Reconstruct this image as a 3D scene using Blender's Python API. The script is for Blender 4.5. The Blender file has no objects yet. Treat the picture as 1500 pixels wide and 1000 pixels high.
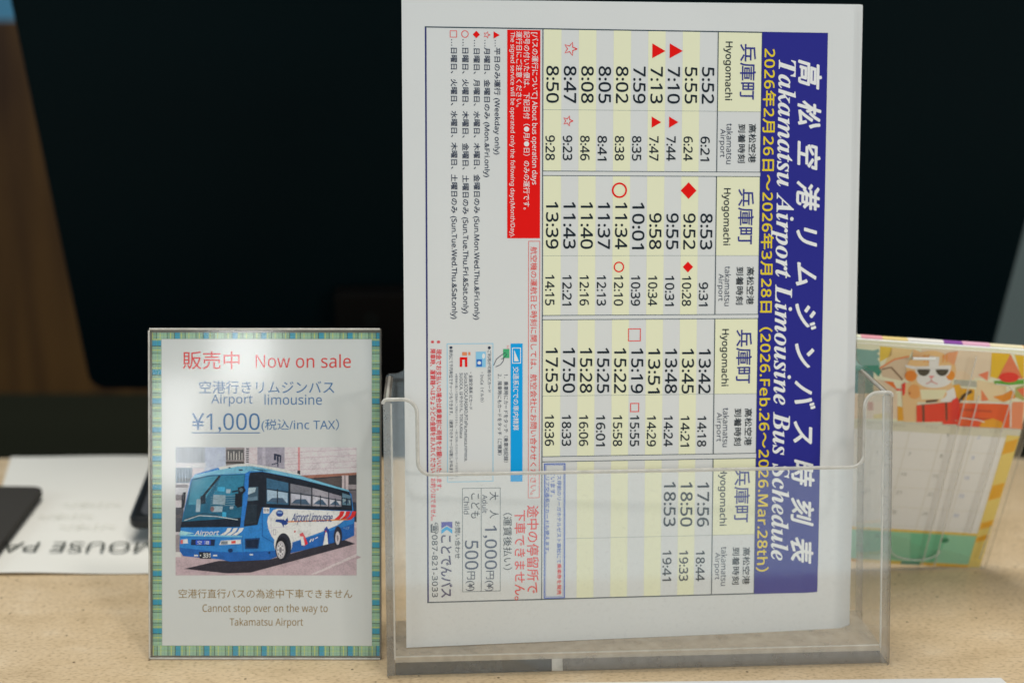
import bpy, bmesh, math, random
import numpy as np
from mathutils import Matrix, Vector
random.seed(7)
S = bpy.context.scene
COL = S.collection
MM = 0.001

# ------------------------------------------------------------------ camera
PITCH = math.radians(13.0)
CAM_H = 291.5                      # mm above the counter
FPX = 2000.0                       # focal length in pixels of a 1500 px wide picture (48 mm lens)
cd = bpy.data.cameras.new('camera')
cd.lens = 48.0; cd.sensor_width = 36.0; cd.clip_start = 0.02; cd.clip_end = 60
cd.dof.use_dof = True; cd.dof.focus_distance = 0.615; cd.dof.aperture_fstop = 5.6
cam = bpy.data.objects.new('camera', cd); COL.objects.link(cam)
cam.location = (0, 0, CAM_H*MM); cam.rotation_euler = (math.pi/2-PITCH, 0, 0)
S.camera = cam

# ------------------------------------------------------------------ world and lamps (a close-up indoors)
w = bpy.data.worlds.new('World'); S.world = w; w.use_nodes = True
bg = w.node_tree.nodes['Background']
bg.inputs[0].default_value = (0.80, 0.92, 1.0, 1); bg.inputs[1].default_value = 0.16

def area(name, loc, aim, size, power, color, sy=None):
    l = bpy.data.lights.new(name, 'AREA'); l.energy = power; l.color = color
    l.shape = 'RECTANGLE'; l.size = size; l.size_y = sy or size
    o = bpy.data.objects.new(name, l); COL.objects.link(o); o.location = loc
    d = Vector(aim)-Vector(loc); o.rotation_euler = d.to_track_quat('-Z', 'Y').to_euler()
    return o
area('ceiling_lamp', (1.25, -0.95, 3.05), (0.05, .62, .15), 0.36, 23, (1.0, 0.96, 0.90))
area('calendar_fill', (1.50, -0.85, 0.50), (0.18, .68, .10), 0.22, 6.5, (1.0, 0.93, 0.84))  # unseen fill added to brighten the calendar
area('room_light', (1.30, -2.6, .25), (0.05, .62, .1), 2.9, 29, (0.80, 0.95, 1.0), 2.4)
area('left_fill', (-1.75, -0.75, 0.95), (-0.08, .62, .10), 0.6, 8.5, (0.84, 0.96, 1.0), 0.9)  # unseen soft fill added at the left to lift the sign card
area('window_light', (-0.655, -1.9, 0.63), (-0.12, .62, .13), 0.13, 0.45, (0.98, 0.99, 1.0), 0.16)
area('window_light', (-0.80, -1.9, 0.45), (-0.15, .62, .11), 0.11, 0.5, (0.98, 0.99, 1.0), 0.26)
area('overhead_fill', (-0.2, 0.95, 2.0), (0.0, .75, .0), 1.0, 27, (1.0, 0.96, 0.87))  # fill added above and behind to brighten the counter and flat papers

S.view_settings.view_transform = 'Standard'; S.view_settings.look = 'None'
S.view_settings.exposure = 0.0; S.view_settings.gamma = 1.0
S.view_settings.use_curve_mapping = False
S.render.engine = 'CYCLES'
S.cycles.use_denoising = True
S.cycles.max_bounces = 10; S.cycles.transparent_max_bounces = 24
S.cycles.caustics_reflective = False; S.cycles.caustics_refractive = False
S.cycles.sample_clamp_indirect = 4

# ------------------------------------------------------------------ materials
def lin(c):
    c /= 255.0
    return c/12.92 if c <= .04045 else ((c+.055)/1.055)**2.4
def alb(rgb, k=1.0):
    return tuple(min(.9, lin(c)*k) for c in rgb)
MATS = {}
def mat(name, base, rough=.6, spec=.3, metal=0, trans=0, ior=1.49, emit=None):
    if name in MATS: return MATS[name]
    m = bpy.data.materials.new(name); m.use_nodes = True
    p = m.node_tree.nodes['Principled BSDF']
    p.inputs['Base Color'].default_value = (*base, 1); p.inputs['Roughness'].default_value = rough
    p.inputs['Specular IOR Level'].default_value = spec; p.inputs['Metallic'].default_value = metal
    p.inputs['Transmission Weight'].default_value = trans; p.inputs['IOR'].default_value = ior
    if emit:
        p.inputs['Emission Color'].default_value = (*emit[0], 1); p.inputs['Emission Strength'].default_value = emit[1]
    MATS[name] = m
    return m
INK_K = 1.55
def ink(rgb):
    """printing ink with the given colour"""
    return mat('ink_%02x%02x%02x' % tuple(rgb), alb(rgb, INK_K), .85, .06)
def nodes(m): return m.node_tree.nodes, m.node_tree.links
def nd(m, t, **kw):
    n = m.node_tree.nodes.new(t)
    for k, v in kw.items(): setattr(n, k, v)
    return n
def ramp(m, stops, interp='LINEAR'):
    r = nd(m, 'ShaderNodeValToRGB'); cr = r.color_ramp; cr.interpolation = interp
    while len(cr.elements) > 1: cr.elements.remove(cr.elements[-1])
    cr.elements[0].position = stops[0][0]; cr.elements[0].color = (*stops[0][1], 1)
    for p, c in stops[1:]:
        e = cr.elements.new(p); e.color = (*c, 1)
    return r

def paper_mat(name, base):
    m = mat(name, base, .75, .2); n, l = nodes(m); p = n['Principled BSDF']
    tc = nd(m, 'ShaderNodeTexCoord'); no = nd(m, 'ShaderNodeTexNoise'); no.inputs['Scale'].default_value = 900; no.inputs['Detail'].default_value = 4
    l.new(tc.outputs['Object'], no.inputs['Vector'])
    b = nd(m, 'ShaderNodeBump'); b.inputs['Strength'].default_value = .08; b.inputs['Distance'].default_value = .0004
    l.new(no.outputs['Fac'], b.inputs['Height']); l.new(b.outputs['Normal'], p.inputs['Normal'])
    n2 = nd(m, 'ShaderNodeTexNoise'); n2.inputs['Scale'].default_value = 14; n2.inputs['Detail'].default_value = 5
    l.new(tc.outputs['Object'], n2.inputs['Vector'])
    r = ramp(m, [(.3, tuple(c*.965 for c in base)), (.7, base)]); l.new(n2.outputs['Fac'], r.inputs['Fac'])
    l.new(r.outputs['Color'], p.inputs['Base Color'])
    return m
PAPER = paper_mat('white_copy_paper', (.79, .80, .80))
CARD = paper_mat('white_card', (.85, .87, .87))
NOTE = paper_mat('note_paper', (.86, .85, .80))

def fresnel(m):
    """share reflected by a clear pane, the same seen from either side"""
    lw = nd(m, 'ShaderNodeLayerWeight'); lw.inputs['Blend'].default_value = .5
    p = nd(m, 'ShaderNodeMath', operation='POWER'); p.inputs[1].default_value = 5
    a = nd(m, 'ShaderNodeMath', operation='MULTIPLY_ADD'); a.inputs[1].default_value = .955; a.inputs[2].default_value = .04
    m.node_tree.links.new(lw.outputs['Facing'], p.inputs[0]); m.node_tree.links.new(p.outputs[0], a.inputs[0])
    return a
def acrylic(name, tint, rough, gloss=1.0, scratch_haze=False):
    m = bpy.data.materials.new(name); m.use_nodes = True; n, l = nodes(m)
    n.remove(n['Principled BSDF']); out = n['Material Output']
    t = nd(m, 'ShaderNodeBsdfTransparent'); t.inputs[0].default_value = (*tint, 1)
    g = nd(m, 'ShaderNodeBsdfGlossy'); g.inputs['Roughness'].default_value = rough; g.inputs[0].default_value = (gloss,)*3+(1,)
    f = fresnel(m)
    mx = nd(m, 'ShaderNodeMixShader'); l.new(f.outputs[0], mx.inputs[0]); l.new(t.outputs[0], mx.inputs[1]); l.new(g.outputs[0], mx.inputs[2])
    # dust, fine scratching and painted-in reflected haze: a faint diffuse film
    d = nd(m, 'ShaderNodeBsdfDiffuse'); d.inputs[0].default_value = (.75, .75, .73, 1)
    tc = nd(m, 'ShaderNodeTexCoord'); mp = nd(m, 'ShaderNodeMapping'); mp.inputs['Scale'].default_value = (60, 60, 60)
    no = nd(m, 'ShaderNodeTexNoise'); no.inputs['Scale'].default_value = 9; no.inputs['Detail'].default_value = 8
    l.new(tc.outputs['Object'], mp.inputs[0]); l.new(mp.outputs[0], no.inputs['Vector'])
    r = ramp(m, [(.35, (.010,)*3), (.58, (.016,)*3), (.66, (.035,)*3), (.8, (.08,)*3)] if scratch_haze else [(.4, (.003,)*3), (.75, (.010,)*3)]); l.new(no.outputs['Fac'], r.inputs['Fac'])
    m2 = nd(m, 'ShaderNodeMixShader'); l.new(r.outputs['Color'], m2.inputs[0]); l.new(mx.outputs[0], m2.inputs[1]); l.new(d.outputs[0], m2.inputs[2])
    l.new(m2.outputs[0], out.inputs[0])
    return m
ACR = acrylic('clear_acrylic', (.99, .99, .985), .06, 1.0, True)
ACR_BACK = acrylic('clear_acrylic_back', (.985, .985, .978), .08, 1.0)
ACR_SIGN = acrylic('clear_acrylic_sign', (.995, .995, .99), .09, 1.0)
def acrylic_edge(name, tint, dif, share, rough=.2):
    m = bpy.data.materials.new(name); m.use_nodes = True; n, l = nodes(m)
    n.remove(n['Principled BSDF']); out = n['Material Output']
    t = nd(m, 'ShaderNodeBsdfTransparent'); t.inputs[0].default_value = (*tint, 1)
    d = nd(m, 'ShaderNodeBsdfDiffuse'); d.inputs[0].default_value = (*dif, 1)
    g = nd(m, 'ShaderNodeBsdfGlossy'); g.inputs['Roughness'].default_value = rough
    mx = nd(m, 'ShaderNodeMixShader'); l.new(t.outputs[0], mx.inputs[1]); l.new(d.outputs[0], mx.inputs[2])
    tc = nd(m, 'ShaderNodeTexCoord'); no = nd(m, 'ShaderNodeTexNoise'); no.inputs['Scale'].default_value = 160; no.inputs['Detail'].default_value = 4
    l.new(tc.outputs['Object'], no.inputs['Vector'])
    r = ramp(m, [(.3, (share*.75,)*3), (.7, (min(1, share*1.2),)*3)]); l.new(no.outputs['Fac'], r.inputs['Fac']); l.new(r.outputs['Color'], mx.inputs[0])
    f = fresnel(m)
    m2 = nd(m, 'ShaderNodeMixShader'); l.new(f.outputs[0], m2.inputs[0]); l.new(mx.outputs[0], m2.inputs[1]); l.new(g.outputs[0], m2.inputs[2])
    l.new(m2.outputs[0], out.inputs[0])
    return m
EDGE = acrylic_edge('acrylic_cut_edge', (.78, .76, .72), (.42, .39, .35), .42)
RIM = acrylic_edge('acrylic_rim_highlight', (.92, .91, .88), (.86, .83, .77), .62, .1)  # pale diffuse colour stands in for highlights along the clear edges
DARK_STRIP = acrylic_edge('grey_base_strip', (.5, .5, .49), (.15, .155, .155), .5)
PALE_STRIP = acrylic_edge('pale_base_strip', (.72, .70, .66), (.34, .32, .295), .5)
FOOT = acrylic_edge('foot_seen_through', (.3, .32, .32), (.06, .065, .065), .5)

# ------------------------------------------------------------------ helpers: objects
def tag(o, label=None, cat=None, group=None, kind=None):
    if label: o['label'] = label
    if cat: o['category'] = cat
    if group: o['group'] = group
    if kind: o['kind'] = kind
    return o
class Frame:
    """a flat thing's own axes: x right, y up along it, z out of its face; lengths in mm"""
    def __init__(s, o, ex, ey):
        s.o = np.array(o, float); s.ex = np.array(ex, float); s.ex /= np.linalg.norm(s.ex)
        ey = np.array(ey, float); ey -= s.ex*(ey@s.ex); s.ey = ey/np.linalg.norm(ey); s.n = np.cross(s.ex, s.ey)
    def matrix(s):
        m = Matrix.Identity(4)
        for i in range(3):
            m[i][0], m[i][1], m[i][2], m[i][3] = s.ex[i], s.ey[i], s.n[i], s.o[i]*MM
        return m
    def at(s, px, py, z=0):
        """where the point of the artwork seen at (px, py) in the photograph lies on this thing"""
        d = ray(px, py); o = s.o+s.n*z; C = np.array([0, 0, CAM_H])
        t = ((o-C)@s.n)/(d@s.n); p = C+d*t-s.o
        return p@s.ex, p@s.ey
def ray(px, py):
    a, b = (px-750)/FPX, (py-500)/FPX
    return np.array([a, -b*math.sin(PITCH)+math.cos(PITCH), -b*math.cos(PITCH)-math.sin(PITCH)])
def ground(px, py, z=0):
    d = ray(px, py); t = (z-CAM_H)/d[2]; return np.array([0, 0, CAM_H])+d*t
def empty(name, frame, label, cat, group=None):
    o = bpy.data.objects.new(name, None); o.empty_display_size = .02; COL.objects.link(o)
    o.matrix_world = frame.matrix(); tag(o, label, cat, group)
    return o
def link(name, verts, faces, mats, parent=None, fm=None, frame=None, smooth=False):
    me = bpy.data.meshes.new(name); me.from_pydata([tuple(c*MM for c in v) for v in verts], [], faces)
    for m in (mats if isinstance(mats, (list, tuple)) else [mats]): me.materials.append(m)
    if fm: me.polygons.foreach_set('material_index', fm)
    if smooth: me.polygons.foreach_set('use_smooth', [True]*len(me.polygons))
    if smooth: me.set_sharp_from_angle(angle=math.radians(50))
    me.update()
    o = bpy.data.objects.new(name, me); COL.objects.link(o)
    if parent: o.parent = parent
    elif frame: o.matrix_world = frame.matrix()
    return o
def prism(poly, z0, z1, axis='z', fmat=0, emat=1):
    """closed outline -> slab; returns verts, faces, material indexes"""
    n = len(poly)
    def P(a, b, c):
        return (a, b, c) if axis == 'z' else (c, b, a)      # axis x: poly given as (z, y)
    V = [P(a, b, z0) for a, b in poly]+[P(a, b, z1) for a, b in poly]
    F = [tuple(range(n-1, -1, -1)), tuple(range(n, 2*n))]; M = [fmat, fmat]
    for i in range(n):
        j = (i+1) % n; F.append((i, j, n+j, n+i)); M.append(emat)
    return V, F, M
def fix_normals(o):
    bm = bmesh.new(); bm.from_mesh(o.data); bmesh.ops.recalc_face_normals(bm, faces=bm.faces); bm.to_mesh(o.data); bm.free()
    return o
def bevel(o, w, seg=2):
    md = o.modifiers.new('edge_rounding', 'BEVEL'); md.width = w*MM; md.segments = seg; md.limit_method = 'ANGLE'; md.angle_limit = math.radians(35)
    return o
def fillet(pts, radii, seg=6):
    out = []
    n = len(pts)
    for i, (p, r) in enumerate(zip(pts, radii)):
        p = np.array(p, float)
        if r <= 0: out.append(tuple(p)); continue
        a = np.array(pts[i-1], float)-p; b = np.array(pts[(i+1) % n], float)-p
        a /= np.linalg.norm(a); b /= np.linalg.norm(b)
        ang = math.acos(max(-1, min(1, a@b))); d = r/math.tan(ang/2)
        c = p+(a+b)/np.linalg.norm(a+b)*(r/math.sin(ang/2)); s, e = p+a*d-c, p+b*d-c
        for k in range(seg+1):
            t = k/seg; om = math.acos(max(-1, min(1, (s@e)/r/r)))
            out.append(tuple(c+(math.sin((1-t)*om)*s+math.sin(t*om)*e)/math.sin(om)))
    return out
def tube(path, r, seg=8):
    V, F = [], []; path = [np.array(p, float) for p in path]; n = len(path)
    for i, p in enumerate(path):
        t = path[min(i+1, n-1)]-path[max(i-1, 0)]; t /= np.linalg.norm(t)
        up = np.array([0, 0, 1.]) if abs(t[2]) < .9 else np.array([1., 0, 0])
        a = np.cross(t, up); a /= np.linalg.norm(a); b = np.cross(t, a)
        for k in range(seg): V.append(tuple(p+r*(math.cos(2*math.pi*k/seg)*a+math.sin(2*math.pi*k/seg)*b)))
    for i in range(n-1):
        for k in range(seg):
            F.append((i*seg+k, i*seg+(k+1) % seg, (i+1)*seg+(k+1) % seg, (i+1)*seg+k))
    F.append(tuple(range(seg-1, -1, -1))); F.append(tuple((n-1)*seg+k for k in range(seg)))
    return V, F
def box(x0, x1, y0, y1, z0, z1):
    V = [(x, y, z) for z in (z0, z1) for y in (y0, y1) for x in (x0, x1)]
    return V, [(0, 2, 3, 1), (4, 5, 7, 6), (0, 1, 5, 4), (2, 6, 7, 3), (0, 4, 6, 2), (1, 3, 7, 5)]
def merge(*parts):
    V, F = [], []
    for v, f in parts:
        k = len(V); V += list(v); F += [tuple(i+k for i in q) for q in f]
    return V, F

# ------------------------------------------------------------------ helpers: printing
TC = bpy.data.curves.new('lettering', 'FONT'); TC.resolution_u = 3
TO = bpy.data.objects.new('lettering', TC); COL.objects.link(TO)
_cache = {}
SANS = {}
for i in range(26):
    SANS[chr(65+i)] = chr(0x1D5A0+i); SANS[chr(97+i)] = chr(0x1D5BA+i)
for i in range(10): SANS[chr(48+i)] = chr(0x1D7E2+i)
def glyphs(s, bold=0, space=1.0):
    key = (s, round(space, 3))
    if key in _cache: return _cache[key]
    TC.body = ''.join(SANS.get(c, c) for c in s); TC.space_character = space
    dg = bpy.context.evaluated_depsgraph_get(); dg.update()
    ev = TO.evaluated_get(dg); me = ev.to_mesh()
    V = np.zeros(len(me.vertices)*3); me.vertices.foreach_get('co', V); V = V.reshape(-1, 3)[:, :2].copy()
    F = [tuple(p.vertices) for p in me.polygons]
    ev.to_mesh_clear(); _cache[key] = (V, F)
    return V, F
BOLDITALIC = {}
for i in range(26):
    BOLDITALIC[chr(65+i)] = chr(0x1D468+i); BOLDITALIC[chr(97+i)] = chr(0x1D482+i)
def serif(s): return ''.join(BOLDITALIC.get(c, c) for c in s)
LAYER = 0.05
class Art:
    """flat printing on a thing's face"""
    def __init__(s, frame, warp=None, z0=0.0):
        s.f = frame; s.V = []; s.F = []; s.M = []; s.mats = []; s.warp = warp; s.z0 = z0
    def mi(s, c):
        m = ink(c) if isinstance(c, tuple) else c
        if m not in s.mats: s.mats.append(m)
        return s.mats.index(m)
    def raw(s, V, F, c, layer):
        k = len(s.V); i = s.mi(c)
        for x, y in V:
            s.V.append((x, y, s.z0+LAYER*layer+(s.warp(x, y) if s.warp else 0)))
        for f in F: s.F.append(tuple(j+k for j in f)); s.M.append(i)
    def rect(s, x0, x1, y0, y1, c, layer, step=7):
        if x0 > x1: x0, x1 = x1, x0
        if y0 > y1: y0, y1 = y1, y0
        nx = max(1, int((x1-x0)/step)) if s.warp else 1; ny = max(1, int((y1-y0)/step)) if s.warp else 1
        V = [(x0+(x1-x0)*i/nx, y0+(y1-y0)*j/ny) for j in range(ny+1) for i in range(nx+1)]
        F = [(j*(nx+1)+i, j*(nx+1)+i+1, (j+1)*(nx+1)+i+1, (j+1)*(nx+1)+i) for j in range(ny) for i in range(nx)]
        s.raw(V, F, c, layer)
    def frame_line(s, x0, x1, y0, y1, t, c, layer):
        s.rect(x0, x1, y0, y0+t, c, layer); s.rect(x0, x1, y1-t, y1, c, layer)
        s.rect(x0, x0+t, y0+t, y1-t, c, layer); s.rect(x1-t, x1, y0+t, y1-t, c, layer)
    def poly(s, pts, c, layer):
        s.raw(pts, [tuple(range(len(pts)))], c, layer)
    def ring(s, cx, cy, r, t, c, layer, n=28):
        V = [(cx+q*math.cos(2*math.pi*i/n), cy+q*math.sin(2*math.pi*i/n)) for q in (r, r-t) for i in range(n)]
        s.raw(V, [(i, (i+1) % n, n+(i+1) % n, n+i) for i in range(n)], c, layer)
    def disc(s, cx, cy, rx, ry, c, layer, n=24, rot=0):
        s.poly([(cx+rx*math.cos(a)*math.cos(rot)-ry*math.sin(a)*math.sin(rot), cy+rx*math.cos(a)*math.sin(rot)+ry*math.sin(a)*math.cos(rot)) for a in (2*math.pi*i/n for i in range(n))], c, layer)
    def stroke(s, pts, t, c, layer):
        pts = [np.array(p, float) for p in pts]
        L, R = [], []
        for i, p in enumerate(pts):
            d = pts[min(i+1, len(pts)-1)]-pts[max(i-1, 0)]; d /= (np.linalg.norm(d) or 1); q = np.array([-d[1], d[0]])*t/2
            L.append(p+q); R.append(p-q)
        n = len(pts)
        s.raw([tuple(p) for p in L+R], [(i, i+1, n+i+1, n+i) for i in range(n-1)], c, layer)
    def text(s, body, start, W, H, c, layer, rd=(1, 0), up=(0, 1), bold=0, slant=0, stretch=.25):
        """ink box: starts at start (bottom corner), W along rd, H along up"""
        V, F = glyphs(body, bold)
        if len(V) == 0: return
        w0, h0 = V.max(0)-V.min(0); want = W/H; r = want/(w0/h0)
        if len(body) > 1 and not (1-stretch <= r <= 1+stretch):
            r2 = max(1-stretch, min(1+stretch, r)); tgt = want*h0/r2
            V2, _ = glyphs(body, bold, 1.3); w2 = V2[:, 0].max()-V2[:, 0].min()
            sp = 1+.3*(tgt-w0)/max(w2-w0, 1e-6); sp = max(.86, sp)
            V, F = glyphs(body, bold, sp)
        lo, hi = V.min(0), V.max(0); q = (V-lo)/(hi-lo)
        x = q[:, 0]*W+(q[:, 1]-.5)*H*slant; y = q[:, 1]*H
        P = np.array(start)+np.outer(x, rd)+np.outer(y, up)
        s.raw([tuple(p) for p in P], F, c, layer)
        if bold > 0:
            r = bold*H
            for k in range(6):
                a = math.pi/3*k+.3
                s.raw([(p[0]+r*math.cos(a), p[1]+r*math.sin(a)) for p in P], F, c, layer+.02*(k+1))
    def build(s, name, parent):
        o = link(name, s.V, s.F, s.mats, parent, s.M)
        return o

# ================================================================== the setting
def counter_mat():
    m = mat('speckled_counter_top', (.7, .52, .3), .42, .4); n, l = nodes(m); p = n['Principled BSDF']
    tc = nd(m, 'ShaderNodeTexCoord')
    mp = nd(m, 'ShaderNodeMapping'); mp.inputs['Scale'].default_value = (1, 1.7, 1); l.new(tc.outputs['Object'], mp.inputs[0])
    a = nd(m, 'ShaderNodeTexNoise'); a.inputs['Scale'].default_value = 26; a.inputs['Detail'].default_value = 7; a.inputs['Roughness'].default_value = .65
    l.new(mp.outputs[0], a.inputs['Vector'])
    ra = ramp(m, [(.28, (.60, .45, .275)), (.45, (.70, .535, .335)), (.58, (.74, .575, .375)), (.74, (.82, .68, .49))]); l.new(a.outputs['Fac'], ra.inputs['Fac'])
    g = nd(m, 'ShaderNodeTexNoise'); g.inputs['Scale'].default_value = 420; g.inputs['Detail'].default_value = 3; l.new(mp.outputs[0], g.inputs['Vector'])
    rg = ramp(m, [(.30, (.42, .36, .30)), (.46, (.9, .88, .85)), (.6, (1, 1, 1)), (.75, (1.1, 1.1, 1.12))]); l.new(g.outputs['Fac'], rg.inputs['Fac'])
    mx = nd(m, 'ShaderNodeMix', data_type='RGBA', blend_type='MULTIPLY'); mx.inputs[0].default_value = .55
    l.new(ra.outputs['Color'], mx.inputs[6]); l.new(rg.outputs['Color'], mx.inputs[7])
    v = nd(m, 'ShaderNodeTexVoronoi'); v.inputs['Scale'].default_value = 165; v.inputs['Randomness'].default_value = 1; l.new(tc.outputs['Object'], v.inputs['Vector'])
    rv = ramp(m, [(0, (1, 1, 1)), (.085, (1, 1, 1)), (.13, (0, 0, 0))]); l.new(v.outputs['Distance'], rv.inputs['Fac'])
    cut = nd(m, 'ShaderNodeSeparateColor'); l.new(v.outputs['Color'], cut.inputs[0])
    gt = nd(m, 'ShaderNodeMath', operation='GREATER_THAN'); gt.inputs[1].default_value = .72; l.new(cut.outputs[0], gt.inputs[0])
    mu = nd(m, 'ShaderNodeMath', operation='MULTIPLY'); l.new(gt.outputs[0], mu.inputs[0]); l.new(rv.outputs['Color'], mu.inputs[1])
    m3 = nd(m, 'ShaderNodeMix', data_type='RGBA'); l.new(mu.outputs[0], m3.inputs[0]); l.new(mx.outputs[2], m3.inputs[6]); m3.inputs[7].default_value = (.14, .09, .045, 1)
    l.new(m3.outputs[2], p.inputs['Base Color'])
    b = nd(m, 'ShaderNodeBump'); b.inputs['Strength'].default_value = .25; b.inputs['Distance'].default_value = .0005
    l.new(g.outputs['Fac'], b.inputs['Height']); l.new(b.outputs['Normal'], p.inputs['Normal'])
    return m
V, F = box(-1300, 1300, 180, 905, -38, 0)
o = link('counter', V, F, counter_mat()); bevel(o, 2); tag(o, kind='structure')
V, F = box(-1500, 1500, 960, 1480, -150, -110)
desk_m = mat('dark_green_desk', (.012, .013, .007), .9, .08)
o = link('desk', V, F, desk_m); tag(o, kind='structure')
V, F = box(-2500, 2500, -500, 2650, -1010, -1000)
o = link('floor', V, F, mat('dark_floor', (.03, .028, .022), .6)); tag(o, kind='structure')

wood = mat('brown_wood_panelling', (.09, .04, .012), .5, .3); n_, l_ = nodes(wood)
tc = nd(wood, 'ShaderNodeTexCoord'); mp = nd(wood, 'ShaderNodeMapping'); mp.inputs['Scale'].default_value = (9, 9, .7)
no = nd(wood, 'ShaderNodeTexNoise'); no.inputs['Scale'].default_value = 3; no.inputs['Detail'].default_value = 6
l_.new(tc.outputs['Object'], mp.inputs[0]); l_.new(mp.outputs[0], no.inputs['Vector'])
r_ = ramp(wood, [(.3, (.04, .016, .004)), (.7, (.12, .058, .013))]); l_.new(no.outputs['Fac'], r_.inputs['Fac']); l_.new(r_.outputs['Color'], n_['Principled BSDF'].inputs['Base Color'])
V, F = box(-2500, 300, 2300, 2340, -1000, 300)
o = link('wall', V, F, wood); tag(o, 'dark brown wooden wall panelling behind the black monitor at the left', 'wall')
V, F = box(310, 2500, 2300, 2340, -1000, 2200)
o = link('wall', V, F, mat('grey_green_wall', (.15, .19, .185), .8)); tag(o, 'grey green wall showing right of the black monitor above the calendar', 'wall')
# bluish lit window above the panelling
V, F = box(-2500, 300, 2330, 2340, 301, 1500)
o = link('window', V, F, mat('lit_window_glass', (.02, .05, .08), .3, .3, emit=((.035, .17, .28), 0.6))); tag(o, 'bluish lit window above the brown wooden panelling', 'window')

# ================================================================== monitor seen from behind
BLACK = mat('black_plastic', (.0008, .0062, .0085), .55, .06)
tilt = math.radians(19)
MF = Frame((0, 1060, 24), (1, .03, 0), (0, -math.sin(tilt), math.cos(tilt)))
bl, br = MF.at(132, 571), MF.at(1440, 573)
tl = MF.at(9, -20); tr = MF.at(1592, 0)
o_ = np.array(MF.o)+MF.ex*((bl[0]+br[0])/2); MF = Frame(o_, MF.ex, MF.ey)
bl, br, tl, tr = MF.at(132, 571), MF.at(1440, 573), MF.at(9, -20), MF.at(1592, 0)
mon = empty('monitor', MF, 'large black monitor seen from behind with its stand bracket, filling the background', 'monitor')
k = 420/(tl[1]-bl[1])
prof = fillet([bl, br, (br[0]+(tr[0]-br[0])*k, 420), (bl[0]+(tl[0]-bl[0])*k, 420)], [14, 14, 14, 14])
V, F, M = prism(prof, -28, 0, 'z', 0, 0)
bevel(fix_normals(link('back_cover', V, F, BLACK, mon)), 3, 3)
a, b = MF.at(488, 432, 16), MF.at(700, 610, 16)
V, F, M = prism(fillet([(a[0], b[1]), (b[0], b[1]), (b[0], a[1]), (a[0], a[1])], [4]*4), 0.5, 16, 'z', 0, 0)
br_ = bevel(fix_normals(link('stand_bracket', V, F, mat('black_bracket', (.004, .004, .004), .6, .12), mon)), 1.5)
c = MF.at(544, 467, 16.5)
A = Art(MF, None, 16.1); A.ring(c[0], c[1], 4.5, 1.2, (26, 32, 32), 1); A.build('bracket_mark', br_)
# neck and foot down to the desk
inv = MF.matrix().inverted()
def to_local(pts): return [tuple(c/MM for c in inv@Vector((p[0]*MM, p[1]*MM, p[2]*MM))) for p in pts]
cx = (a[0]+b[0])/2
wx = MF.o+MF.ex*cx
V, F = box(wx[0]-55, wx[0]+55, wx[1]+10, wx[1]+40, -104, 60)
link('stand_neck', to_local(V), F, BLACK, mon)
V, F = box(wx[0]-130, wx[0]+130, wx[1]-40, wx[1]+150, -110, -103)
link('stand_foot', to_local(V), F, BLACK, mon)

# ================================================================== papers and odds on the counter, left
def flat_sheet(name, corners, z, thick, m, wave=0, nx=14, ny=10, holes=None):
    """corners (world mm) near-left, near-right, far-right, far-left"""
    c = [np.array(p[:2], float) for p in corners]; V = []; F = []
    for lay in (0, 1):
        for j in range(ny+1):
            for i in range(nx+1):
                s, t = i/nx, j/ny
                p = (1-t)*((1-s)*c[0]+s*c[1])+t*((1-s)*c[3]+s*c[2])
                h = wave*(math.sin(5.2*s+1.0)*.5+.5)*max(0, 1-t*4)+wave*.25*(math.sin(9*s+4*t)+1)
                V.append((p[0], p[1], z+h+(thick if lay else 0)))
    n = (nx+1)*(ny+1); idx = lambda l, i, j: l*n+j*(nx+1)+i
    for j in range(ny):
        for i in range(nx):
            F.append((idx(1, i, j), idx(1, i+1, j), idx(1, i+1, j+1), idx(1, i, j+1)))
            F.append((idx(0, i, j), idx(0, i, j+1), idx(0, i+1, j+1), idx(0, i+1, j)))
    for i in range(nx):
        F.append((idx(0, i, 0), idx(0, i+1, 0), idx(1, i+1, 0), idx(1, i, 0))); F.append((idx(0, i+1, ny), idx(0, i, ny), idx(1, i, ny), idx(1, i+1, ny)))
    for j in range(ny):
        F.append((idx(0, 0, j+1), idx(0, 0, j), idx(1, 0, j), idx(1, 0, j+1))); F.append((idx(0, nx, j), idx(0, nx, j+1), idx(1, nx, j+1), idx(1, nx, j)))
    O = c[0]; fr = Frame((O[0], O[1], 0), (1, 0, 0), (0, 1, 0))
    V = [(v[0]-O[0], v[1]-O[1], v[2]) for v in V]
    return V, F, fr
cn = [ground(-34, 843), ground(330, 840), ground(345, 668), ground(16, 670)]
V, F, fr = flat_sheet('note_sheet', cn, .3, .25, NOTE, 1.0)
note = link('note_sheet', V, F, NOTE, None, None, fr, True)
tag(note, 'white paper sheet lying upside down on the counter with MOUSE PAD printed on it', 'paper')
A = Art(fr, None, 2.6)
fr2 = Frame((fr.o[0], fr.o[1], 0), (1, 0, 0), (0, 1, 0))
p0 = fr2.at(233, 799); p1 = fr2.at(-22, 799); pt = fr2.at(100, 813)
# read from the far side: letters run right to left and stand towards the camera
A.text('MOUSE PAD', p0, p0[0]-p1[0], abs(pt[1]-p0[1]), (78, 80, 76), 1, rd=(-1, 0), up=(.12, -1), bold=-.004)
A.build('lettering', note)
A = Art(fr, None, 2.6)
for y_, x0_, x1_ in ((740, 95, 180), (757, 60, 140), (772, 90, 172)):
    q0 = fr2.at(x1_, y_); q1 = fr2.at(x0_, y_)
    A.text('〜ノ亅一〆ノ〜', q0, q0[0]-q1[0], 9, (166, 164, 152), 1, rd=(-1, 0), up=(.1, -1))
A.build('faint_drawing', note)

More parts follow.
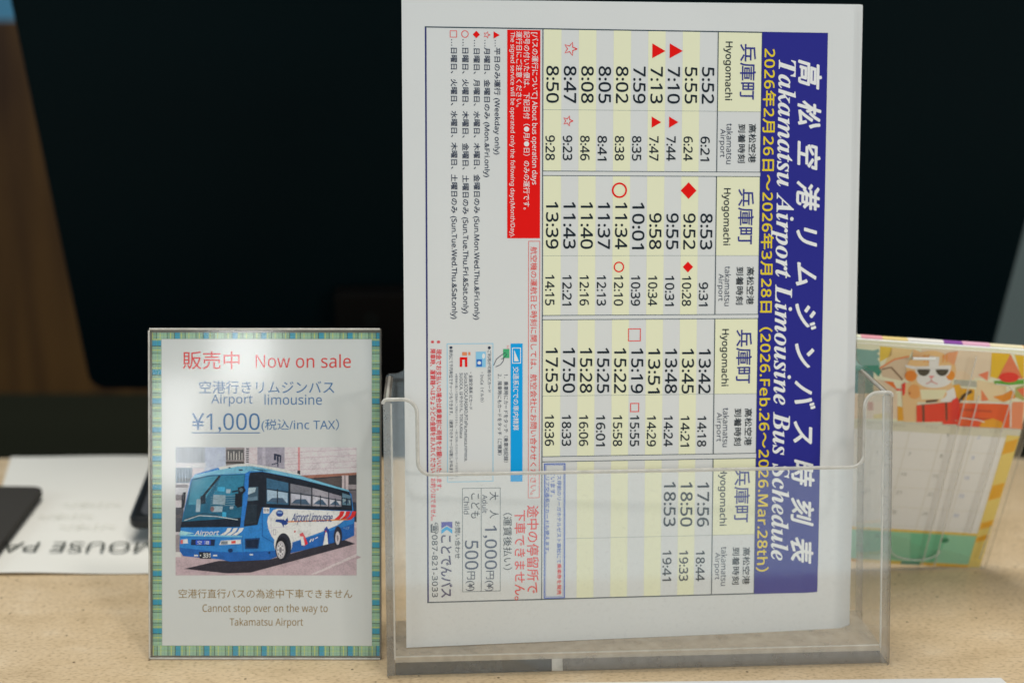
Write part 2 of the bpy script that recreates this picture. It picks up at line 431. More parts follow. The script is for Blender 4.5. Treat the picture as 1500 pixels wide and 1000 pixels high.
pc = [ground(-120, 830, 5), ground(-30, 845, 5), ground(66, 718, 5), ground(-120, 716, 5)]
fp = Frame((pc[0][0], pc[0][1], 0), (1, 0, 0), (0, 1, 0))
prof = fillet([(p[0]-pc[0][0], p[1]-pc[0][1]) for p in pc], [4, 6, 9, 4])
V, F, M = prism(prof, 3.1, 8.0, 'z', 0, 0)
padm = mat('dark_grey_fabric', (.045, .042, .038), .85, .2)
o = bevel(fix_normals(link('mouse_pad', V, F, padm, None, None, fp)), .9)
tag(o, 'dark grey mat with a rounded corner lying on the paper at the left edge', 'mouse pad')

# black device half hidden behind the sign
dv0 = ground(188, 781, 7)
FD = Frame((dv0[0], dv0[1], 3), (1, 0, 0), (0, 1, 0))
dev = empty('card_reader', FD, 'black rounded desk device lying behind the small framed bus sign', 'device')
L0 = ground(222, 690, 18)
prof = fillet([(0, 0), (126, 2), (126, L0[1]-dv0[1]), (L0[0]-dv0[0], L0[1]-dv0[1])], [7, 7, 7, 7])
n = len(prof)
V = [(x, y, 6+y*.09) for x, y in prof]+[(x, y, 13+y*.12) for x, y in prof]
F = [tuple(range(n-1, -1, -1)), tuple(range(n, 2*n))]+[(i, (i+1) % n, n+(i+1) % n, n+i) for i in range(n)]
bevel(fix_normals(link('body', V, F, mat('black_gloss_plastic', (.012, .014, .016), .28, .5), dev)), 2.2, 3)
ins = [(x*.92+6, y*.9+4) for x, y in prof]
V = [(x, y, 13.05+y*.12) for x, y in ins]+[(x, y, 13.5+y*.12) for x, y in ins]
fix_normals(link('top_panel', V, F, mat('grey_top_panel', (.07, .075, .085), .35, .5), dev))
for fx, fy in ((12, 8), (112, 8), (12, 60), (112, 60)):
    V, F = box(fx, fx+9, fy, fy+7, 0, 7+fy*.09)
    link('foot', V, F, BLACK, dev)

# sheet at the bottom edge of the picture
cn = [ground(760, 1060), ground(1530, 1050), ground(1466, 993.5, 0), ground(800, 1001)]
V, F, fr = flat_sheet('paper_sheet', cn, .3, .25, PAPER, 0, 12, 6)
o = link('paper_sheet', V, F, PAPER, None, None, fr, True)
tag(o, 'blank white sheet on the counter in front of the clear holder, at the bottom edge', 'paper')

# ================================================================== timetable sheets in the clear holder
R = np.array([[1, 0, 0], [0, -math.sin(PITCH), math.cos(PITCH)], [0, -math.cos(PITCH), -math.sin(PITCH)]])
ex = R@np.array([.9946, -.0076, .1037]); ey = -(R@np.array([-.0009, .9969, .0785]))
o0 = R@np.array([-39.3366, -141.9256, 615.5958])+np.array([0, 0, CAM_H])     # top left corner of the printed border
T0 = Frame(o0, ex, ey)
base = T0.o+T0.ex*(-10)+T0.ey*(-285.4)
TF = Frame(base, T0.ex, T0.ey)                                               # bottom left corner of the sheet
def warp(x, y):
    """the sheet is not quite flat: a gentle bow and a curled lower right corner"""
    d = -.9*math.exp(-((x-212)**2/900+(y-5)**2/1800))
    d += .7*math.exp(-((x-190)**2/60+(y-28-.8*(x-190))**2/500))
    return d+.12*math.sin(x/70)*math.sin(y/110)
c4 = [(.2, 0), (209.8, 2.6), (209.8, 298.4), (-.4, 297)]
def sheet_mesh(c4, dz, nx=24, ny=34, wf=warp, th=.12, shift=(0, 0)):
    V, F = [], []
    for l in (0, 1):
        for j in range(ny+1):
            for i in range(nx+1):
                s, t = i/nx, j/ny
                x = (1-t)*((1-s)*c4[0][0]+s*c4[1][0])+t*((1-s)*c4[3][0]+s*c4[2][0])+shift[0]
                y = (1-t)*((1-s)*c4[0][1]+s*c4[1][1])+t*((1-s)*c4[3][1]+s*c4[2][1])+shift[1]
                V.append((x, y, dz-(0 if l else th)+wf(x, y)))
    n = (nx+1)*(ny+1); idx = lambda l, i, j: l*n+j*(nx+1)+i
    for j in range(ny):
        for i in range(nx):
            F.append((idx(1, i, j), idx(1, i+1, j), idx(1, i+1, j+1), idx(1, i, j+1)))
            F.append((idx(0, i, j), idx(0, i, j+1), idx(0, i+1, j+1), idx(0, i+1, j)))
    for i in range(nx):
        F.append((idx(0, i, 0), idx(0, i+1, 0), idx(1, i+1, 0), idx(1, i, 0))); F.append((idx(0, i+1, ny), idx(0, i, ny), idx(1, i, ny), idx(1, i+1, ny)))
    for j in range(ny):
        F.append((idx(0, 0, j+1), idx(0, 0, j), idx(1, 0, j), idx(1, 0, j+1))); F.append((idx(0, nx, j), idx(0, nx, j+1), idx(1, nx, j+1), idx(1, nx, j)))
    return V, F
front = empty('timetable_sheet', TF, 'front sheet of the clear holder, printed sideways with the blue-headed bus timetable', 'timetable')
V, F = sheet_mesh(c4, 0)
link('paper', V, F, PAPER, front, None, None, True)
SHIFTS = [(.9, .3), (1.8, -.2), (.5, .5), (2.9, .4), (3.8, -.1), (4.6, .6), (5.2, .2), (4.2, .9)]
for i, (sx, sy) in enumerate(SHIFTS):
    dz = -.45*(i+1)
    fr = Frame(TF.o+TF.n*dz, TF.ex, TF.ey)
    c5 = [(x+random.uniform(-.2, .3), y) for x, y in c4]
    V, F = sheet_mesh(c5, 0, 10, 14, shift=(sx, sy))
    o = link('paper_sheet', V, F, PAPER, None, None, fr, True)
    tag(o, 'white sheet stacked behind the front timetable in the clear holder, only its edge showing', 'paper', 'sheets stacked behind the front timetable')

NAVY = (40, 41, 120); BLK = (26, 34, 42); RED = (205, 22, 20); CREAM = (216, 201, 173); YEL = (238, 178, 40); WHT = (214, 220, 224)
GREY = (50, 56, 72); LINE = (52, 66, 74); BLUE = (20, 140, 205); LBLUE = (120, 175, 210); DBLUE = (52, 88, 170); RTX = (214, 58, 52)
def X(px, py=126): return TF.at(px, py)[0]
def Y(px, py): return TF.at(px, py)[1]
def up_text(A, s, x0, x1, y0, y1, c, layer=3, bold=0, slant=0, yref=None, stretch=.22, ux=None):
    """sideways text: reads down the sheet, glyph tops to the right; (x0,y0)-(x1,y1) is its ink box in the photograph"""
    p = TF.at(x0, y0); q = TF.at(x1, y0); e = TF.at((x0+x1)/2, y1)
    xa, xb = (ux if ux else (p[0], q[0]))
    A.text(s, (xa, p[1]), p[1]-e[1], xb-xa, c, layer, rd=(0, -1), up=(1, 0), bold=bold, slant=slant, stretch=stretch)
# --- border
fx0, fy1 = TF.at(622.2, 38.9); fx1 = TF.at(1212.8, 48.5)[0]; fy0 = TF.at(625.6, 882.7)[1]
A = Art(TF, warp)
A.frame_line(fx0, fx1, fy0, fy1, .55, LINE, 1)
A.rect(fx0+.02, fx0+.75, fy0+.6, fy1-.6, (46, 48, 96), 2)
A.build('border', front)
# --- title band
A = Art(TF, warp)
bx0 = TF.at(1116.5, 60)[0]
A.rect(bx0, fx1-.1, fy0+.1, fy1-.1, NAVY, 2)
up_text(A, '高松空港リムジンバス時刻表', 1170, 1203.5, 92, 823, WHT, 3, .028, .28, stretch=.05)
up_text(A, serif('Takamatsu Airport Limousine Bus Schedule'), 1133.5, 1166.5, 88, 820, WHT, 3, .006)
up_text(A, '2026年2月26日～2026年3月28日（2026.Feb.26～2026.Mar.28th）', 1118.5, 1137.5, 72, 836, YEL, 3, .02)
A.build('title_band', front)
# --- timetable
A = Art(TF, warp)
tx0 = X(795, 150); hx = X(1051.5, 100)
xc1, xc10 = X(1037), X(809.4); pitch = (xc1-xc10)/9
VL = [(44.5, 160.8, 250.6), (257.3, 374.6, 462.0), (468.3, 579.8, 668.5), (676.0, 789.0, 880)]        # top, middle line, bottom at the table's left
ys = []
for a_, m_, b_ in VL:
    ys.append((Y(796, a_), Y(796, m_), Y(796, b_)))
for bi, (ya, ym, yb) in enumerate(ys):
    if bi == 0: ya = fy1-.55
    if bi == 3: yb = fy0+.55
    for r in range(2, 11, 2):
        xcen = xc1-pitch*(r-1)
        if bi == 3 and r == 10: continue
        A.rect(max(xcen-pitch*.5, tx0+.2), xcen+pitch*.5, ya, yb, CREAM, 1)
    A.rect(hx, bx0-.05, ya, ym, CREAM, 1)                                # header cell
    xl = tx0 if bi < 3 else X(829, 800)
    A.rect(xl, bx0, ym-.07, ym+.07, (120, 128, 124), 2)
    if bi < 3: A.rect(tx0, bx0, yb-.15, yb+.15, LINE, 2)
    if bi > 0: A.rect(tx0, bx0, ya-.15, ya+.15, LINE, 2)
    A.rect(hx-.2, hx+.2, yb, ya, LINE, 3); A.rect(bx0-.25, bx0, yb, ya, LINE, 2)
A.rect(tx0-.2, tx0+.2, fy0, fy1, LINE, 2)
DEP = [['5:52', '5:55', '7:10', '7:13', '7:59', '8:02', '8:05', '8:08', '8:47', '8:50'],
       ['8:53', '9:52', '9:55', '9:58', '10:01', '11:34', '11:37', '11:40', '11:43', '13:39'],
       ['13:42', '13:45', '13:48', '13:51', '15:19', '15:22', '15:25', '15:28', '17:50', '17:53'],
       ['17:56', '18:50', '18:53']]
ARR = [['6:21', '6:24', '7:44', '7:47', '8:35', '8:38', '8:41', '8:46', '9:23', '9:28'],
       ['9:31', '10:28', '10:31', '10:34', '10:39', '12:10', '12:13', '12:16', '12:21', '14:15'],
       ['14:18', '14:21', '14:24', '14:29', '15:55', '15:58', '16:01', '16:06', '18:33', '18:36'],
       ['18:44', '19:33', '19:41']]
DY = [(99.0, 152.0), (298, 365.3), (511, 576), (706, 770.5)]
AY = [(200.5, 235.8), (404.5, 448), (609, 653.5), (806, 850)]
dh, ah = X(1045.7)-X(1028.2), X(1040.6, 220)-X(1027.5, 220)
for bi in range(4):
    for r, s in enumerate(DEP[bi]):
        xcen = xc1-pitch*r; px = 1030-25*r
        yA, yB = Y(px, DY[bi][0]-r*.22), Y(px, DY[bi][1]-r*.15)
        L = yA-yB
        if bi == 1 and len(s) == 4: yA = yB+L*.775
        A.text(s, (xcen-dh/2, yA), yA-yB, dh, BLK, 3, rd=(0, -1), up=(1, 0), bold=.02, stretch=.25)
        s = ARR[bi][r]; yA, yB = Y(px, AY[bi][0]-r*.2), Y(px, AY[bi][1]-r*.12); L = yA-yB
        if bi == 1 and len(s) == 4: yA = yB+L*.79
        xa = xcen-1.05
        A.text(s, (xa-ah/2, yA), yA-yB, ah, BLK, 3, rd=(0, -1), up=(1, 0), bold=.02, stretch=.25)
def pc_(x0, x1, y0, y1):
    a = TF.at(x0, y0); b = TF.at(x1, y1); return (a[0]+b[0])/2, (a[1]+b[1])/2, (b[0]-a[0])/2, (a[1]-b[1])/2
def star(A, cx, cy, r, t, c, layer, fill=False):
    P = [(cx+(r if i % 2 == 0 else r*.42)*math.cos(i*math.pi/5), cy+(r if i % 2 == 0 else r*.42)*math.sin(i*math.pi/5)) for i in range(10)]
    A.stroke(P+[P[0]], t, c, layer)
for x0, x1, y0, y1 in ((981, 1000, 64, 86), (955.5, 974.5, 64, 86), (980, 993.6, 171, 187.5), (954.5, 968.4, 171, 187.5)):
    cx, cy, rx, ry = pc_(x0, x1, y0, y1); A.poly([(cx-rx, cy-ry), (cx+rx, cy), (cx-rx, cy+ry)], RED, 3)
for x0, x1, y0, y1 in ((825.6, 845.4, 61.5, 82.5), (824.4, 839.4, 169.5, 185.4)):
    cx, cy, rx, ry = pc_(x0, x1, y0, y1); star(A, cx, cy, rx, .42, RED, 3)
for x0, x1, y0, y1 in ((997, 1020, 267, 291.6), (1000, 1015, 383, 399)):
    cx, cy, rx, ry = pc_(x0, x1, y0, y1); A.poly([(cx-rx, cy), (cx, cy-ry), (cx+rx, cy), (cx, cy+ry)], RED, 3)
for x0, x1, y0, y1, t in ((896, 918.5, 267.6, 290, .8), (899, 914, 383, 399, .6)):
    cx, cy, rx, ry = pc_(x0, x1, y0, y1); A.ring(cx, cy, (rx+ry)/2, t, RED, 3)
for x0, x1, y0, y1 in ((920, 938.4, 481, 499.6), (923, 936, 590, 603)):
    cx, cy, rx, ry = pc_(x0, x1, y0, y1); A.frame_line(cx-rx, cx+rx, cy-ry, cy+ry, .38, RTX, 3)
def ux(x0, x1, y): return (TF.at(x0, y)[0], TF.at(x1, y)[0])
U1, U2, U3, U4, U5, U6 = ux(1084, 1107, 100), ux(1059.5, 1073, 100), ux(1096.6, 1107.4, 205), ux(1081, 1091.6, 205), ux(1064, 1073, 205), ux(1052.8, 1062.6, 205)
for (a1, b1), (a2, b2), (a3, b3), (a4, b4) in (((65, 146), (61.4, 147), (182, 238.6), (189, 230.5)), ((277, 357.6), (276, 359), (391, 446), (401, 440.6)),
                                 ((483, 561), (482, 565), (598, 652), (604, 646)), ((686, 764), (685, 769), (801, 855), (808.6, 848))):
    up_text(A, '兵庫町', 1084, 1107, a1, b1, (48, 52, 118), 3, .012, ux=U1)
    up_text(A, 'Hyogomachi', 1060, 1073, a2, b2, BLK, 3, .016, ux=U2)
    up_text(A, '高松空港', 1096, 1107, a3, b3, BLK, 3, .012, ux=U3); up_text(A, '到着時刻', 1081, 1091, a3, b3, BLK, 3, .012, ux=U4)
    up_text(A, 'takamatsu', 1064, 1073, a3-1, b3+2, GREY, 3, -.004, ux=U5); up_text(A, 'Airport', 1053, 1063, a4, b4, GREY, 3, -.004, ux=U6)
A.build('departure_table', front)
# --- red notice, legend
A = Art(TF, warp)
a, b = TF.at(743, 44), TF.at(791.5, 349)
A.rect(a[0], TF.at(791.5, 60)[0], b[1], a[1], RED, 2)
up_text(A, '[バスの運行について] About bus operation days', 777.5, 788.5, 48, 270.5, WHT, 3, .006)
up_text(A, '記号の付いた便は、下記日付（●月/●日）のみの運行です。', 766.8, 776.4, 46.5, 307, WHT, 3, .006)
up_text(A, '運行日にご注意ください。', 756, 765, 46.5, 157, WHT, 3, .006)
up_text(A, 'The signed service will be operated only the following days(Month/Day).', 746, 754.6, 47, 347.5, WHT, 3, .004, stretch=.25)
for s, x0, x1, y0, y1 in (('…平日のみ運行 (Weekday only)', 722.5, 733, 59, 226.5), ('…月曜日、金曜日のみ (Mon.&Fri.only)', 707.5, 718, 59, 259.5),
                          ('…日曜日、月曜日、水曜日、木曜日、金曜日のみ (Sun.Mon.Wed.Thu.&Fri.only)', 692, 703, 59, 468),
                          ('…日曜日、火曜日、木曜日、金曜日、土曜日のみ (Sun.Tue.Thu.Fri.&Sat.only)', 675.2, 686.6, 58, 459),
                          ('…日曜日、火曜日、水曜日、木曜日、土曜日のみ (Sun.Tue.Wed.Thu.&Sat.only)', 658.5, 669.6, 58, 467)):
    up_text(A, s, x0, x1, y0, y1, GREY, 3, .012, stretch=.2)
cx, cy, rx, ry = pc_(723, 732, 46.5, 57); A.poly([(cx-rx, cy-ry), (cx+rx, cy), (cx-rx, cy+ry)], RED, 3)
cx, cy, rx, ry = pc_(708, 718, 46, 57); star(A, cx, cy, rx, .3, RTX, 3)
cx, cy, rx, ry = pc_(692.5, 703, 45.5, 56.5); A.poly([(cx-rx, cy), (cx, cy-ry), (cx+rx, cy), (cx, cy+ry)], RED, 3)
cx, cy, rx, ry = pc_(675.7, 686.3, 45, 55.5); A.ring(cx, cy, rx, .3, RTX, 3)
cx, cy, rx, ry = pc_(659, 669.3, 45, 55.3); A.frame_line(cx-rx, cx+rx, cy-ry, cy+ry, .25, RTX, 3)
A.build('operating_day_notice', front)
# --- red outlined enquiry box
A = Art(TF, warp)
a, b = TF.at(774, 353), TF.at(774, 729); xr = TF.at(791, 353)[0]
A.frame_line(a[0], xr, b[1], a[1], .22, RTX, 2)
up_text(A, '航空機の運航日と時刻に関しては、航空会社にお問い合わせください。', 777, 787, 361.5, 724, RTX, 3, -.004, stretch=.2)
A.build('enquiry_box', front)
# --- card payment notice
A = Art(TF, warp)
a, b = TF.at(748, 503), TF.at(747.5, 705)
A.rect(a[0], TF.at(765.5, 503)[0], b[1], a[1], BLUE, 2)
up_text(A, '交通系ICでの車内精算', 751.4, 760, 537, 630, WHT, 3, .008)
a, b = TF.at(750, 509), TF.at(763, 532)
A.frame_line(a[0], b[0], b[1], a[1], .35, WHT, 3); A.poly([(a[0]+1, b[1]+1), (b[0]-1, b[1]+1), (a[0]+1, a[1]-1)], WHT, 3)
up_text(A, '1．乗車時にカードをタッチ（乗車地記録）', 737.8, 744.6, 547.7, 676.6, GREY, 3, stretch=.25)
up_text(A, '2．降車時にもカードをタッチ（ご精算）', 728.8, 735.2, 547.7, 666, GREY, 3, stretch=.25)
a, b = TF.at(737, 511), TF.at(746, 524); A.rect(a[0], b[0], b[1], a[1], (64, 150, 104), 3)
up_text(A, 'タッチ', 742, 745.5, 505.5, 511, RTX, 4)
A.stroke([TF.at(*p) for p in ((723, 535), (727, 526), (733, 521), (740, 516), (742, 519), (738, 524), (737, 529), (733, 534), (726, 537))], .28, GREY, 4)
A.stroke([TF.at(*p) for p in ((738, 524), (734, 526))], .22, GREY, 4)
a, b = TF.at(654.5, 503), TF.at(654.5, 706); A.frame_line(a[0], TF.at(722.5, 503)[0], b[1], a[1], .28, LBLUE, 2)
up_text(A, '●ご利用が可能なICカード', 714.2, 719.4, 507, 574.5, GREY, 3, stretch=.25)
a, b = TF.at(697, 515), TF.at(711.5, 537.5); A.rect(a[0], b[0], b[1], a[1], (120, 172, 214), 3)
a2, b2 = TF.at(698, 526), TF.at(706, 536.5); A.rect(a2[0], b2[0], b2[1], a2[1], (44, 96, 170), 4)
A.disc((a2[0]+b2[0])/2, (a2[1]+b2[1])/2, .8, .8, WHT, 5); A.disc(b[0]-1, a[1]-2, .7, 1.2, (200, 214, 224), 4)
up_text(A, '・IruCa（イルカ）', 703.5, 709, 545, 588.5, GREY, 3, stretch=.25)
for (x0, x1, y0, y1, c) in ((677, 684, 515.5, 520.5, (196, 120, 84)), (686, 689, 515.5, 520, (196, 120, 84)), (673.5, 684.5, 523, 526.5, RED), (673.5, 677, 526.5, 537, RED), (681, 684.5, 526.5, 537, RED)):
    a, b = TF.at(x0, y0), TF.at(x1, y1); A.rect(a[0], b[0], b[1], a[1], c, 3)
up_text(A, '・全国交通系 ICカード', 687, 692.3, 545, 599.5, GREY, 3, stretch=.25)
up_text(A, 'Suica,ICOCA,PASMO,PiTaPa,manaca,nimoca,', 679.4, 685, 546, 675, GREY, 3, stretch=.25)
up_text(A, 'SUGOCA, はやかけん, TOICA,Kitaca', 672.6, 678.2, 546, 641, GREY, 3, stretch=.25)
up_text(A, '※乗車券の購入や定期券のご利用はできません。一部ご利用いただけないカードがあります。', 666.6, 670.4, 547, 700, (112, 116, 124), 3, -.004, stretch=.3)
up_text(A, '●車内にて千円単位でチャージもできます。（硬貨でのチャージは致しかねます。）', 657.8, 663.4, 507, 701, GREY, 3, stretch=.25)
A.build('card_payment_notice', front)
A = Art(TF, warp)
up_text(A, '※　現金でお支払いの場合は乗車前に両替をお願いいたします。', 638.6, 646.9, 498.5, 717.6, (196, 34, 48), 3, .01)
up_text(A, '※　降車時、運賃箱へはちょうどの金額をお入れください。お釣りはでません。', 629.8, 638, 498.5, 762, (196, 34, 48), 3, .01)
A.build('change_notice', front)
# --- fare table
A = Art(TF, warp)
a, b = TF.at(677, 714.7), TF.at(677, 866.5); xr = TF.at(733, 714.7)[0]; xm = TF.at(704.8, 714.7)[0]
A.frame_line(a[0], xr, b[1], a[1], .2, LINE, 2); A.rect(xm-.1, xm+.1, b[1], a[1], LINE, 3)
up_text(A, '大　人', 717, 730.3, 720, 758.5, BLK, 3); up_text(A, 'Adult', 706.3, 714, 724, 751, GREY, 3, -.004)
up_text(A, '1,000', 707.6, 727.8, 769.5, 833, (58, 66, 88), 3, .008, stretch=.3); up_text(A, '円(¥)', 710, 723.4, 835.5, 865.5, GREY, 3, .002, stretch=.25)
up_text(A, 'こども', 690, 703, 722, 758.5, BLK, 3); up_text(A, 'Child', 679.3, 687.3, 727, 752.5, GREY, 3, -.004)
up_text(A, '500', 681, 700.6, 791.5, 833.5, (58, 66, 88), 3, .008, stretch=.3); up_text(A, '円(¥)', 682, 695.6, 836.5, 865, GREY, 3, .002, stretch=.25)
A.build('fare_table', front)
A = Art(TF, warp)
up_text(A, '（運賃後払い）', 737, 750, 751, 834, BLK, 3)
up_text(A, '途中の停留所で', 772, 789.4, 740, 868, RTX, 3, .008); up_text(A, '下車できません。', 753.6, 770, 747, 878, RTX, 3, .008)
A.build('no_stopover_notice', front)
# --- contact
A = Art(TF, warp)
up_text(A, 'お問い合わせ', 666.3, 674.4, 763, 817.5, BLK, 3, .004)
a, b = TF.at(646.5, 764), TF.at(662.5, 781); xm_ = a[1]+(b[1]-a[1])*.5
A.poly([(a[0], a[1]), (a[0], xm_-.3), ((a[0]+b[0])/2, xm_+1.2), (b[0], xm_-.3), (b[0], a[1])], (72, 70, 150), 3)
A.poly([(a[0], xm_-.9), (a[0], b[1]), ((a[0]+b[0])/2, b[1]+1.9), (b[0], b[1]), (b[0], xm_-.9), ((a[0]+b[0])/2, xm_+.7)], (40, 150, 215), 3)
up_text(A, 'ことでんバス', 646, 662, 783.6, 874, (66, 62, 92), 3, .022)
up_text(A, '☎087-821-3033', 630.8, 642.2, 765, 874, (50, 58, 66), 3, .008, stretch=.25)
A.build('company_contact', front)
# --- blue ticket sale note
A = Art(TF, warp)
a, b = TF.at(797, 678.5), TF.at(797, 876); xr = TF.at(828, 700)[0]
A.frame_line(a[0], xr, b[1], a[1], .42, DBLUE, 3); A.frame_line(a[0]+.8, xr-.8, b[1]+.8, a[1]-.8, .14, DBLUE, 3)
up_text(A, 'バス停前のリーガホテルゼスト高松にて', 816, 822.4, 688, 824, DBLUE, 4, .004, stretch=.2)
up_text(A, '乗車券を発売', 816, 822.4, 825, 870, RED, 4, .008, stretch=.2)
up_text(A, 'ています。', 806.4, 813, 689, 727, DBLUE, 4, .004)
up_text(A, 'エリア交通系ICカードも使えます。', 798.8, 805, 689, 810, DBLUE, 4, .006, stretch=.2)
A.build('ticket_sale_note', front)

# ================================================================== the clear holder
g0, g1 = ground(567, 993), ground(1303, 974)
lean = math.radians(8.5)
hex_ = (g1-g0)/np.linalg.norm(g1-g0)
back = np.array([-hex_[1], hex_[0], 0])
HF = Frame(g0, hex_, back*math.sin(lean)+np.array([0, 0, math.cos(lean)]))
WID = np.linalg.norm(g1-g0); DEP_ = 44.0; TH = 2.4
tl_ = math.tan(lean)
hold = empty('leaflet_holder', HF, 'clear acrylic leaflet holder with a cut-out front, standing on the counter and full of timetables', 'leaflet holder')
e1 = HF.at(612, 586); e2 = HF.at(612, 689); e3 = HF.at(1262, 691); e4 = HF.at(1268, 576)
topL = HF.at(575, 586)[1]; topR = HF.at(1300, 574)[1]
ytop = (topL+topR)/2; ycut = (e2[1]+e3[1])/2
def floor_y(z): return -z*tl_                       # the counter in the holder's own axes
prof = fillet([(0, 0), (WID, 0), (WID, ytop), (e4[0], ytop), (e4[0], ycut), (e2[0], ycut), (e2[0], ytop), (0, ytop)],
              [1.5, 1.5, 2, 6.5, 6, 6, 6.5, 2])
V, F, M = prism(prof, -TH, 0)
fix_normals(link('front_panel', V, F, [ACR, EDGE], hold, M))
# polished rim along the front panel's upper edge, its highlight painted pale
top = [p for p in prof if p[1] > 20]
V, F = tube([(x, y, -TH/2) for x, y in top], .85)
link('front_rim', V, F, RIM, hold, None, None, True)
# back panel: shoulders, then a narrower tall part behind the sheets
yb = HF.at(562, 547, -DEP_)[1]; xl_ = HF.at(588, 520, -DEP_)[0]+2.6; xr_ = HF.at(1262, 520, -DEP_)[0]-3
yb2 = floor_y(-DEP_)
prof = fillet([(0, yb2), (WID, yb2), (WID, yb), (xr_, yb), (xr_, 262), (xl_, 262), (xl_, yb), (0, yb)], [0, 0, 2, 6, 9, 9, 6, 2])
V, F, M = prism(prof, -DEP_, -DEP_+TH)
fix_normals(link('back_panel', V, F, [ACR_BACK, EDGE], hold, M))
TS = 3.6
for x0 in (0.0, WID-TS):
    z0, z1 = -DEP_+TH+.05, -TH-.05
    side = [(z1, floor_y(z1)+.1), (z0, floor_y(z0)+.1), (z0, yb-1.5), (z1, ytop-1)]
    V, F, M = prism([(a, b) for a, b in side], x0+.05, x0+TS-.05, 'x')
    fix_normals(link('side_panel', V, F, [ACR_BACK, EDGE], hold, M))
    V, F = tube([(x0+TS/2, yb-1.5, z0), (x0+TS/2, ytop-1, z1)], .8); link('side_rim', V, F, RIM, hold, None, None, True)
    xi = x0+(TS if x0 == 0 else 0.0)
    V, F = tube([(xi, 8, -TH-.3), (xi, ytop-2, -TH-.3)], .5); link('corner_highlight', V, F, RIM, hold, None, None, True)  # pale tube added to draw the bright highlight line at the corner
# floor plate (level), and grey strips under its front edge
def level_box(x0, x1, z0, z1, h0, h1):
    """box between heights h0..h1 above the counter"""
    V = []
    for h in (h0, h1):
        for z in (z0, z1):
            for x in (x0, x1):
                V.append((x, (h-z*math.sin(lean))/math.cos(lean), z))
    return V, [(0, 2, 3, 1), (4, 5, 7, 6), (0, 1, 5, 4), (2, 6, 7, 3), (0, 4, 6, 2), (1, 3, 7, 5)]
FLOOR = acrylic_edge('acrylic_floor', (.97, .965, .95), (.86, .76, .62), .38)  # pale diffuse share paints in light carried through the clear plate
V, F = level_box(TS+.1, WID-TS-.1, -DEP_+TH+.1, -TH-.1, 6.0, 8.6)
fix_normals(link('floor_plate', V, F, FLOOR, hold))
gapc = HF.at(817, 975)[0]
for x0, x1, sm_ in ((TS+.2, gapc-2.6, DARK_STRIP), (gapc+2.6, WID-TS-.2, PALE_STRIP)):
    V, F = level_box(x0, x1, -TH-3.2, -TH-.15, .3, 5.9)
    fix_normals(link('base_strip', V, F, sm_, hold))
V, F = level_box(gapc-2.5, gapc+2.5, -TH-3.0, -TH-.15, .3, 5.9); fix_normals(link('pale_gap_fill', V, F, RIM, hold))  # pale block added so the shaded gap between the strips looks bright
V, F = tube([(TS, 9.1, -TH-.3), (WID-TS, 9.1, -TH-.3)], .35); link('floor_rim', V, F, RIM, hold, None, None, True)
def foot(px, py, rx, rz, pts=None):
    p = ground(px, py, 3); d = p-HF.o; x = d@HF.ex; bz = -(d@back)
    V = []; n = 20
    for h in (4.4, 5.8):
        for i in range(n):
            a = 2*math.pi*i/n; z = bz+rz*math.sin(a); V.append((x+rx*math.cos(a), (h-z*math.sin(lean))/math.cos(lean), z))
    F = [tuple(range(n-1, -1, -1)), tuple(range(n, 2*n))]+[(i, (i+1) % n, n+(i+1) % n, n+i) for i in range(n)]
    fix_normals(link('rubber_foot', V, F, FOOT, hold))
foot(815, 938, 2.5, 2.6); foot(1172, 928, 7, 2.0); foot(676, 950, 7, 5)

# ================================================================== small sign in an acrylic stand
exs = R@np.array([.9967, -.002, -.08]); 
s0, s1 = ground(218, 966), ground(558, 966)
sv = np.array([0, math.sin(math.radians(12.3)), math.cos(math.radians(12.3))])
yaw = np.array([1, -.004, 0])
SF = Frame(s0, yaw, sv)
SW = SF.at(558.5, 962)[0]; SH = SF.at(390, 481)[1]
sign = empty('sign_stand', SF, 'small upright clear acrylic sign stand left of the leaflet holder', 'sign stand')
for nm, z0, z1, m_ in (('front_plate', -1.4, 0, ACR_SIGN), ('back_plate', -3.4, -2.0, ACR_BACK)):
    V, F, M = prism(fillet([(0, .3), (SW, .3), (SW, SH), (0, SH)], [.6, .6, 1.2, 1.2], 3), z0, z1)
    fix_normals(link(nm, V, F, [m_, EDGE], sign, M))
SEDGE = acrylic_edge('sign_edge', (.6, .57, .5), (.30, .28, .24), .7, .1)
V, F = merge(box(.15, SW-.15, SH-2.0, SH-.15, -1.98, -1.42), box(.15, 1.5, .5, SH-1.4, -1.98, -1.42), box(SW-.9, SW-.15, .5, SH-1.4, -1.98, -1.42), box(.15, SW-.15, .4, 1.5, -1.98, -1.42))
link('spacer_edge', V, F, SEDGE, sign)
V, F = tube([(.6, SH-.3, -.3), (SW-.6, SH-.3, -.3)], .5); link('top_rim', V, F, RIM, sign, None, None, True)
V, F = tube([(.3, 1, -.3), (.3, SH-1, -.3)], .45); link('side_rim', V, F, RIM, sign, None, None, True)
V, F = tube([(.5, .7, -.3), (SW-.5, .7, -.3)], .5); link('bottom_rim', V, F, RIM, sign, None, None, True)
# foot running back under the plate
ls = math.atan2(-(SF.ey@np.array([SF.ex[1], -SF.ex[0], 0])), SF.ey[2])
ca, sa = SF.ey[2], SF.n[2]
def slevel(x0, x1, z0, z1, h0, h1):
    V = [(x, (h-z*sa)/ca, z) for h in (h0, h1) for z in (z0, z1) for x in (x0, x1)]
    return V, [(0, 2, 3, 1), (4, 5, 7, 6), (0, 1, 5, 4), (2, 6, 7, 3), (0, 4, 6, 2), (1, 3, 7, 5)]
V, F = slevel(.4, SW-.4, -38, -3.5, .1, 1.9); fix_normals(link('base_plate', V, F, [ACR_BACK], sign))

